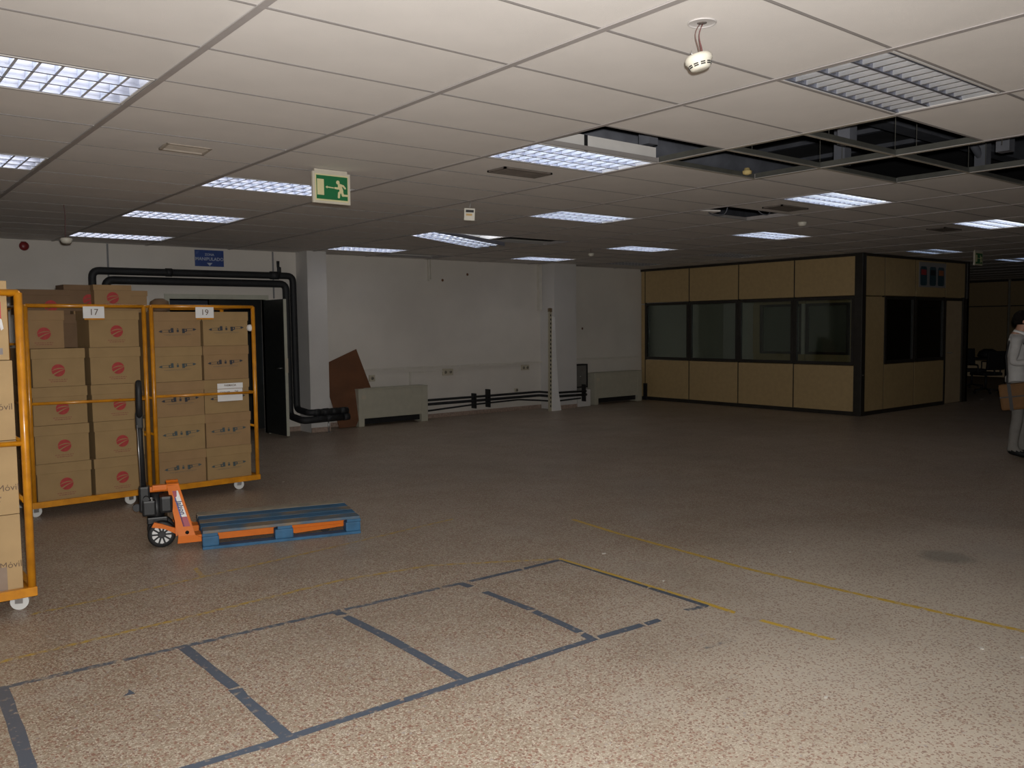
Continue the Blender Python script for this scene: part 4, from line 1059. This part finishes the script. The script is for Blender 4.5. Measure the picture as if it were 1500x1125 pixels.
strip('floor_tape', 'second cross tape strip from the left', 'floor tape', [[(1.42,4.50),(1.425,4.1),(1.43,3.82)], [(1.425,3.80),(1.415,3.5),(1.412,3.19)]], .055, M_tape, group=TG)
strip('floor_tape', 'third cross tape strip from the left', 'floor tape', [[(2.285,4.46),(2.29,4.40)], [(2.29,4.36),(2.30,3.9),(2.285,3.19)]], .055, M_tape, group=TG)
strip('floor_tape', 'fourth cross tape strip from the left', 'floor tape', [[(3.16,4.44),(3.165,4.34)], [(3.17,4.20),(3.17,3.75)], [(3.165,3.72),(3.13,3.30)], [(3.12,3.27),(3.11,3.20)]], .05, M_tape, group=TG)
strip('floor_tape', 'rightmost tape strip of the grid beside the yellow line', 'floor tape', [[(4.015,4.43),(4.01,4.0),(4.0,3.6)], [(3.998,3.58),(3.99,3.12)]], .036, M_tape, group=TG)
strip('floor_tape', 'stub of tape turning in at the grid right corner', 'floor tape', [[(3.99,3.13),(3.84,3.16)]], .042, M_tapew, group=TG)
strip('floor_tape', 'faded grey tape remnant right of the front line', 'floor tape', [[(3.45,2.72),(3.66,2.70)]], .03, M_tapef, group=TG)
tag(obj('tape_scrap', MB().add([(1.005,4.055,.001),(1.06,4.05,.001),(1.05,4.12,.001),(1.035,4.08,.001)], [(0,1,2,3)]), M_tape), 'tiny blue tape scrap inside the left grid cell', 'tape')
YG = 'yellow lines on the floor'
strip('floor_line', 'worn yellow line running behind the tape grid', 'floor line', [[(-.6,4.87),(.65,4.89),(1.66,4.95),(2.60,5.02),(3.25,4.92),(4.02,4.46)]], .032, M_yel2, .0006, YG)
strip('floor_line', 'yellow line along the right side of the tape grid', 'floor line', [[(4.03,4.46),(4.03,3.9),(4.025,3.25),(4.015,2.95)]], .030, M_yelg, .0013, YG)
strip('floor_line', 'short dirty yellow line piece right of the grid corner', 'floor line', [[(4.02,2.78),(4.03,2.55),(4.05,2.36)]], .032, M_yel, .0006, YG)
strip('floor_line', 'long worn yellow line crossing the right half of the floor', 'floor line', [[(4.95,5.3),(4.88,4.74),(4.84,4.0),(4.81,3.40),(4.86,2.6),(4.92,1.77),(4.98,.9)]], .036, M_yel, .0006, YG)
strip('floor_line', 'faint yellow line passing in front of the pallet', 'floor line', [[(.9,5.60),(1.8,5.68),(3.0,5.83),(4.2,6.0)], [(1.95,5.72),(1.98,5.95)]], .03, M_yel2, .0006, YG)
# debris
rd = random.Random(4)
def scrap(lab, x, y, s, m_=M_white, h=.004):
    pts = [(x+s*math.cos(a)*rd.uniform(.6,1.1), y+s*math.sin(a)*rd.uniform(.4,1)) for a in [k*math.pi/3 for k in range(6)]]
    tag(obj('paper_scrap', MB().prism(pts, .0003, h, 'z'), m_), lab, 'scrap', 'scraps on the floor')
M_scr = mat('dusty_paper', (.55,.52,.48), .8)
def fpx(u, v):
    d = FW + RT*((u-750)/FPX) + UP*((562.5-v)/FPX); t = -CH/d.z; return d.x*t, d.y*t
DEB = (((885,811), .035, 'white paper scrap beyond the tape grid corner'), ((735,623), .03, 'white scrap on the floor near the far wall'), ((415,706), .022, 'tiny bright scrap right of the numbered cages'),
       ((1210,1022), .022, 'pale scrap on the near right floor'), ((1438,585), .10, 'white scrap on the floor beyond the booth'), ((972,851), .02, 'small pale scrap right of the grid line'),
       ((1157,809), .012, 'tiny scrap above the long yellow line'), ((1438,950), .03, 'pale scrap, left of the two at the right edge'), ((1497,963), .03, 'pale scrap at the right frame edge'))
for (u, v), s_, l in DEB:
    x, y = fpx(u, v); scrap(l, x, y, s_*.6, M_scr)

# ------------------------------------------------------------ person at the right edge
def person():
    px_, py_ = 11.265, 4.21
    t = thing('person', 'person in pale grey sweater and grey trousers standing at the right edge', 'person', (px_, py_, 0), R(-160))
    V = []; E = []; Rd = []
    def vtx(p_, r_, link_=None):
        V.append(p_); Rd.append(r_ if isinstance(r_, tuple) else (r_, r_))
        if link_ is not None: E.append((link_, len(V)-1))
        return len(V)-1
    # local: +x = person's right?  facing +y; right side is +x
    pel = vtx((0,0,.96), (.155,.115)); wai = vtx((0,.0,1.08), (.145,.11), pel); che = vtx((0,.0,1.28), (.165,.125), wai)
    sh = vtx((0,-.01,1.43), (.11,.085), che); nk = vtx((0,0,1.50), .056, sh); h0 = vtx((0,.05,1.56), (.066,.075), nk)
    h1 = vtx((0,.065,1.64), (.076,.092), h0); h2 = vtx((0,.055,1.705), (.06,.072), h1)
    for s_ in (1, -1):
        hip = vtx((.095*s_,0,.90), .098, pel)
        kn = vtx((.10*s_,.02+.05*(s_ < 0),.50), .066, hip); cf = vtx((.10*s_,-.005+.07*(s_ < 0),.34), .068, kn)
        an = vtx((.10*s_,-.03+.09*(s_ < 0),.10), .050, cf); 
        bf = vtx((.105*s_,.07+.09*(s_ < 0),.048), .046, an); toe = vtx((.11*s_,.165+.09*(s_ < 0),.036), .034, bf)
        hl = vtx((.10*s_,-.07+.09*(s_ < 0),.045), .040, an)
        s0 = vtx((.17*s_,-.015,1.40), .068, sh)
        el = vtx((.235*s_,-.05,1.14), .052, s0)
        wr = vtx((.19*s_,.17,1.16), .036, el)
        pm = vtx((.155*s_,.235,1.175), (.040,.022), wr)
        for k, (dx, dy, dz, ln) in enumerate(((-.02,.055,.018,.85), (-.03,.06,.004,1), (-.035,.058,-.010,.95), (-.035,.05,-.024,.8))):
            b0 = vtx((.155*s_+dx*.6*s_, .235+dy*.6, 1.175+dz*.9), .0105, pm)
            b1 = vtx((.155*s_+dx*1.6*s_, .235+dy*1.15*ln, 1.172+dz), .0095, b0)
            vtx((.155*s_+dx*2.6*s_, .235+dy*1.2*ln, 1.165+dz), .008, b1)
        t0 = vtx((.15*s_,.225,1.205), .012, pm); vtx((.13*s_,.265,1.222), .010, t0)
    me = bpy.data.meshes.new('body'); me.from_pydata(V, E, []); me.update()
    o = bpy.data.objects.new('body_tmp', me); COL.objects.link(o)
    md = o.modifiers.new('skin', 'SKIN'); md.use_smooth_shade = True
    for k, sv in enumerate(me.skin_vertices[0].data): sv.radius = Rd[k]; sv.use_root = (k == 0)
    sb = o.modifiers.new('sub', 'SUBSURF'); sb.levels = 2; sb.render_levels = 2
    dg = bpy.context.evaluated_depsgraph_get(); bm_ = bpy.data.meshes.new_from_object(o.evaluated_get(dg))
    bpy.data.objects.remove(o)
    ms = [mat('skin_tone', (.45,.24,.16), .5), mat('grey_sweater', (.42,.41,.40), .85, bump=.3), mat('grey_trousers', (.17,.16,.145), .8, bump=.2), mat('black_shoe', (.008,.008,.008), .6, spec=.2)]
    bm_.materials.clear()
    for q in ms: bm_.materials.append(q)
    for f in bm_.polygons:
        c = f.center
        if c.z < .085: i_ = 3
        elif c.z < .93: i_ = 2
        elif c.z > 1.488: i_ = 0
        elif c.y > .205 and abs(c.x) < .3 and 1.10 < c.z < 1.3: i_ = 0
        else: i_ = 1
        f.material_index = i_; f.use_smooth = True
    bm_.name = 'body'; link('body', bm_, t)
    # sweater hem and collar
    obj('sweater_hem', MB().lathe([(.150,.90),(.160,.91),(.160,.97),(.150,.98)], 24), ms[1], t, (0,0,0)).scale = (1,.80,1)
    obj('shirt_collar', MB().lathe([(.066,-.002),(.088,-.018),(.078,.028),(.067,.046),(.062,.042)], 20), M_white, t, (0,.014,1.478), (R(-16),0,0))
    # hair cap
    hb = bmesh.new(); bmesh.ops.create_uvsphere(hb, u_segments=20, v_segments=14, radius=1)
    for v in hb.verts: v.co = Vector((v.co.x*.089, v.co.y*.102+.034, v.co.z*.106+1.665))
    bmesh.ops.delete(hb, geom=[v for v in hb.verts if (v.co.y > .075 and v.co.z < 1.700) or v.co.z < 1.585], context='VERTS')
    hm = bpy.data.meshes.new('hair'); hb.to_mesh(hm); hb.free(); hm.materials.append(mat('dark_hair', (.008,.006,.005), .9, spec=.1, bump=.6, bscale=90))
    for f in hm.polygons: f.use_smooth = True
    ho = link('hair', hm, t); sd = ho.modifiers.new('thick', 'SOLIDIFY'); sd.thickness = .012
    obj('nose', MB().prism([(.140,1.660),(.163,1.630),(.140,1.620)], -.011, .011, 'x'), ms[0], t)
    for s_ in (-1, 1):
        obj('ear', MB().lathe([(.004,-.006),(.016,-.004),(.018,.004),(.008,.008)], 10, (0,0,0), 'x'), ms[0], t, (s_*.078, .052, 1.635)).scale = (1, .8, 1.5)
        obj('eye', MB().lathe([(.002,-.007),(.009,-.003),(.009,.003),(.002,.007)], 10, (0,0,0), 'y'), M_black, t, (s_*.03, .143, 1.655))
    obj('mouth', MB().bbox(-.022, .022, .136, .150, 1.590, 1.599, .002), mat('lips', (.32,.10,.08), .5), t)
    fa = R(-160); ca_, sa_ = math.cos(fa), math.sin(fa)
    def wp(x, y, z): return (px_+x*ca_-y*sa_, py_+x*sa_+y*ca_, z)
    # folder held against the chest
    fo = thing('folder', 'grey folder with black band held at the chest of the person', 'folder', wp(.12, .27, 1.14), fa)
    obj('cover', MB().bbox(-.15, .05, -.01, .008, 0, .26, .003), mat('folder_grey', (.22,.22,.23), .5), fo)
    obj('band', MB().box(-.155, .055, -.014, .012, .03, .07), M_black, fo)
    # brown case hanging at the hip
    bg = thing('shoulder_bag', 'brown leather bag with dark straps hanging at the hip', 'bag', wp(.27, .0, .60), fa)
    q = obj('bag_body', MB().bbox(-.075, .075, -.15, .36, 0, .31, .03), mat('tan_leather', (.15,.075,.028), .7, bump=.3, spec=.2), bg, (0,0,0), (R(8),0,0))
    for yy in (-.04, .20): obj('bag_strap', MB().box(-.080, .080, yy-.018, yy+.018, -.004, .315), M_black, q)
    obj('bag_seam', MB().box(-.079, .079, -.152, .362, .15, .165), M_black, q)
    obj('shoulder_strap', MB().tube([(.0,-.10,.22), (-.06,-.10,.42), (-.12,-.12,.62), (-.16,-.09,.80), (-.19,-.03,.868), (-.16,.06,.78), (-.09,.14,.6), (-.02,.22,.30)], .010, 8), M_black, bg)
person()
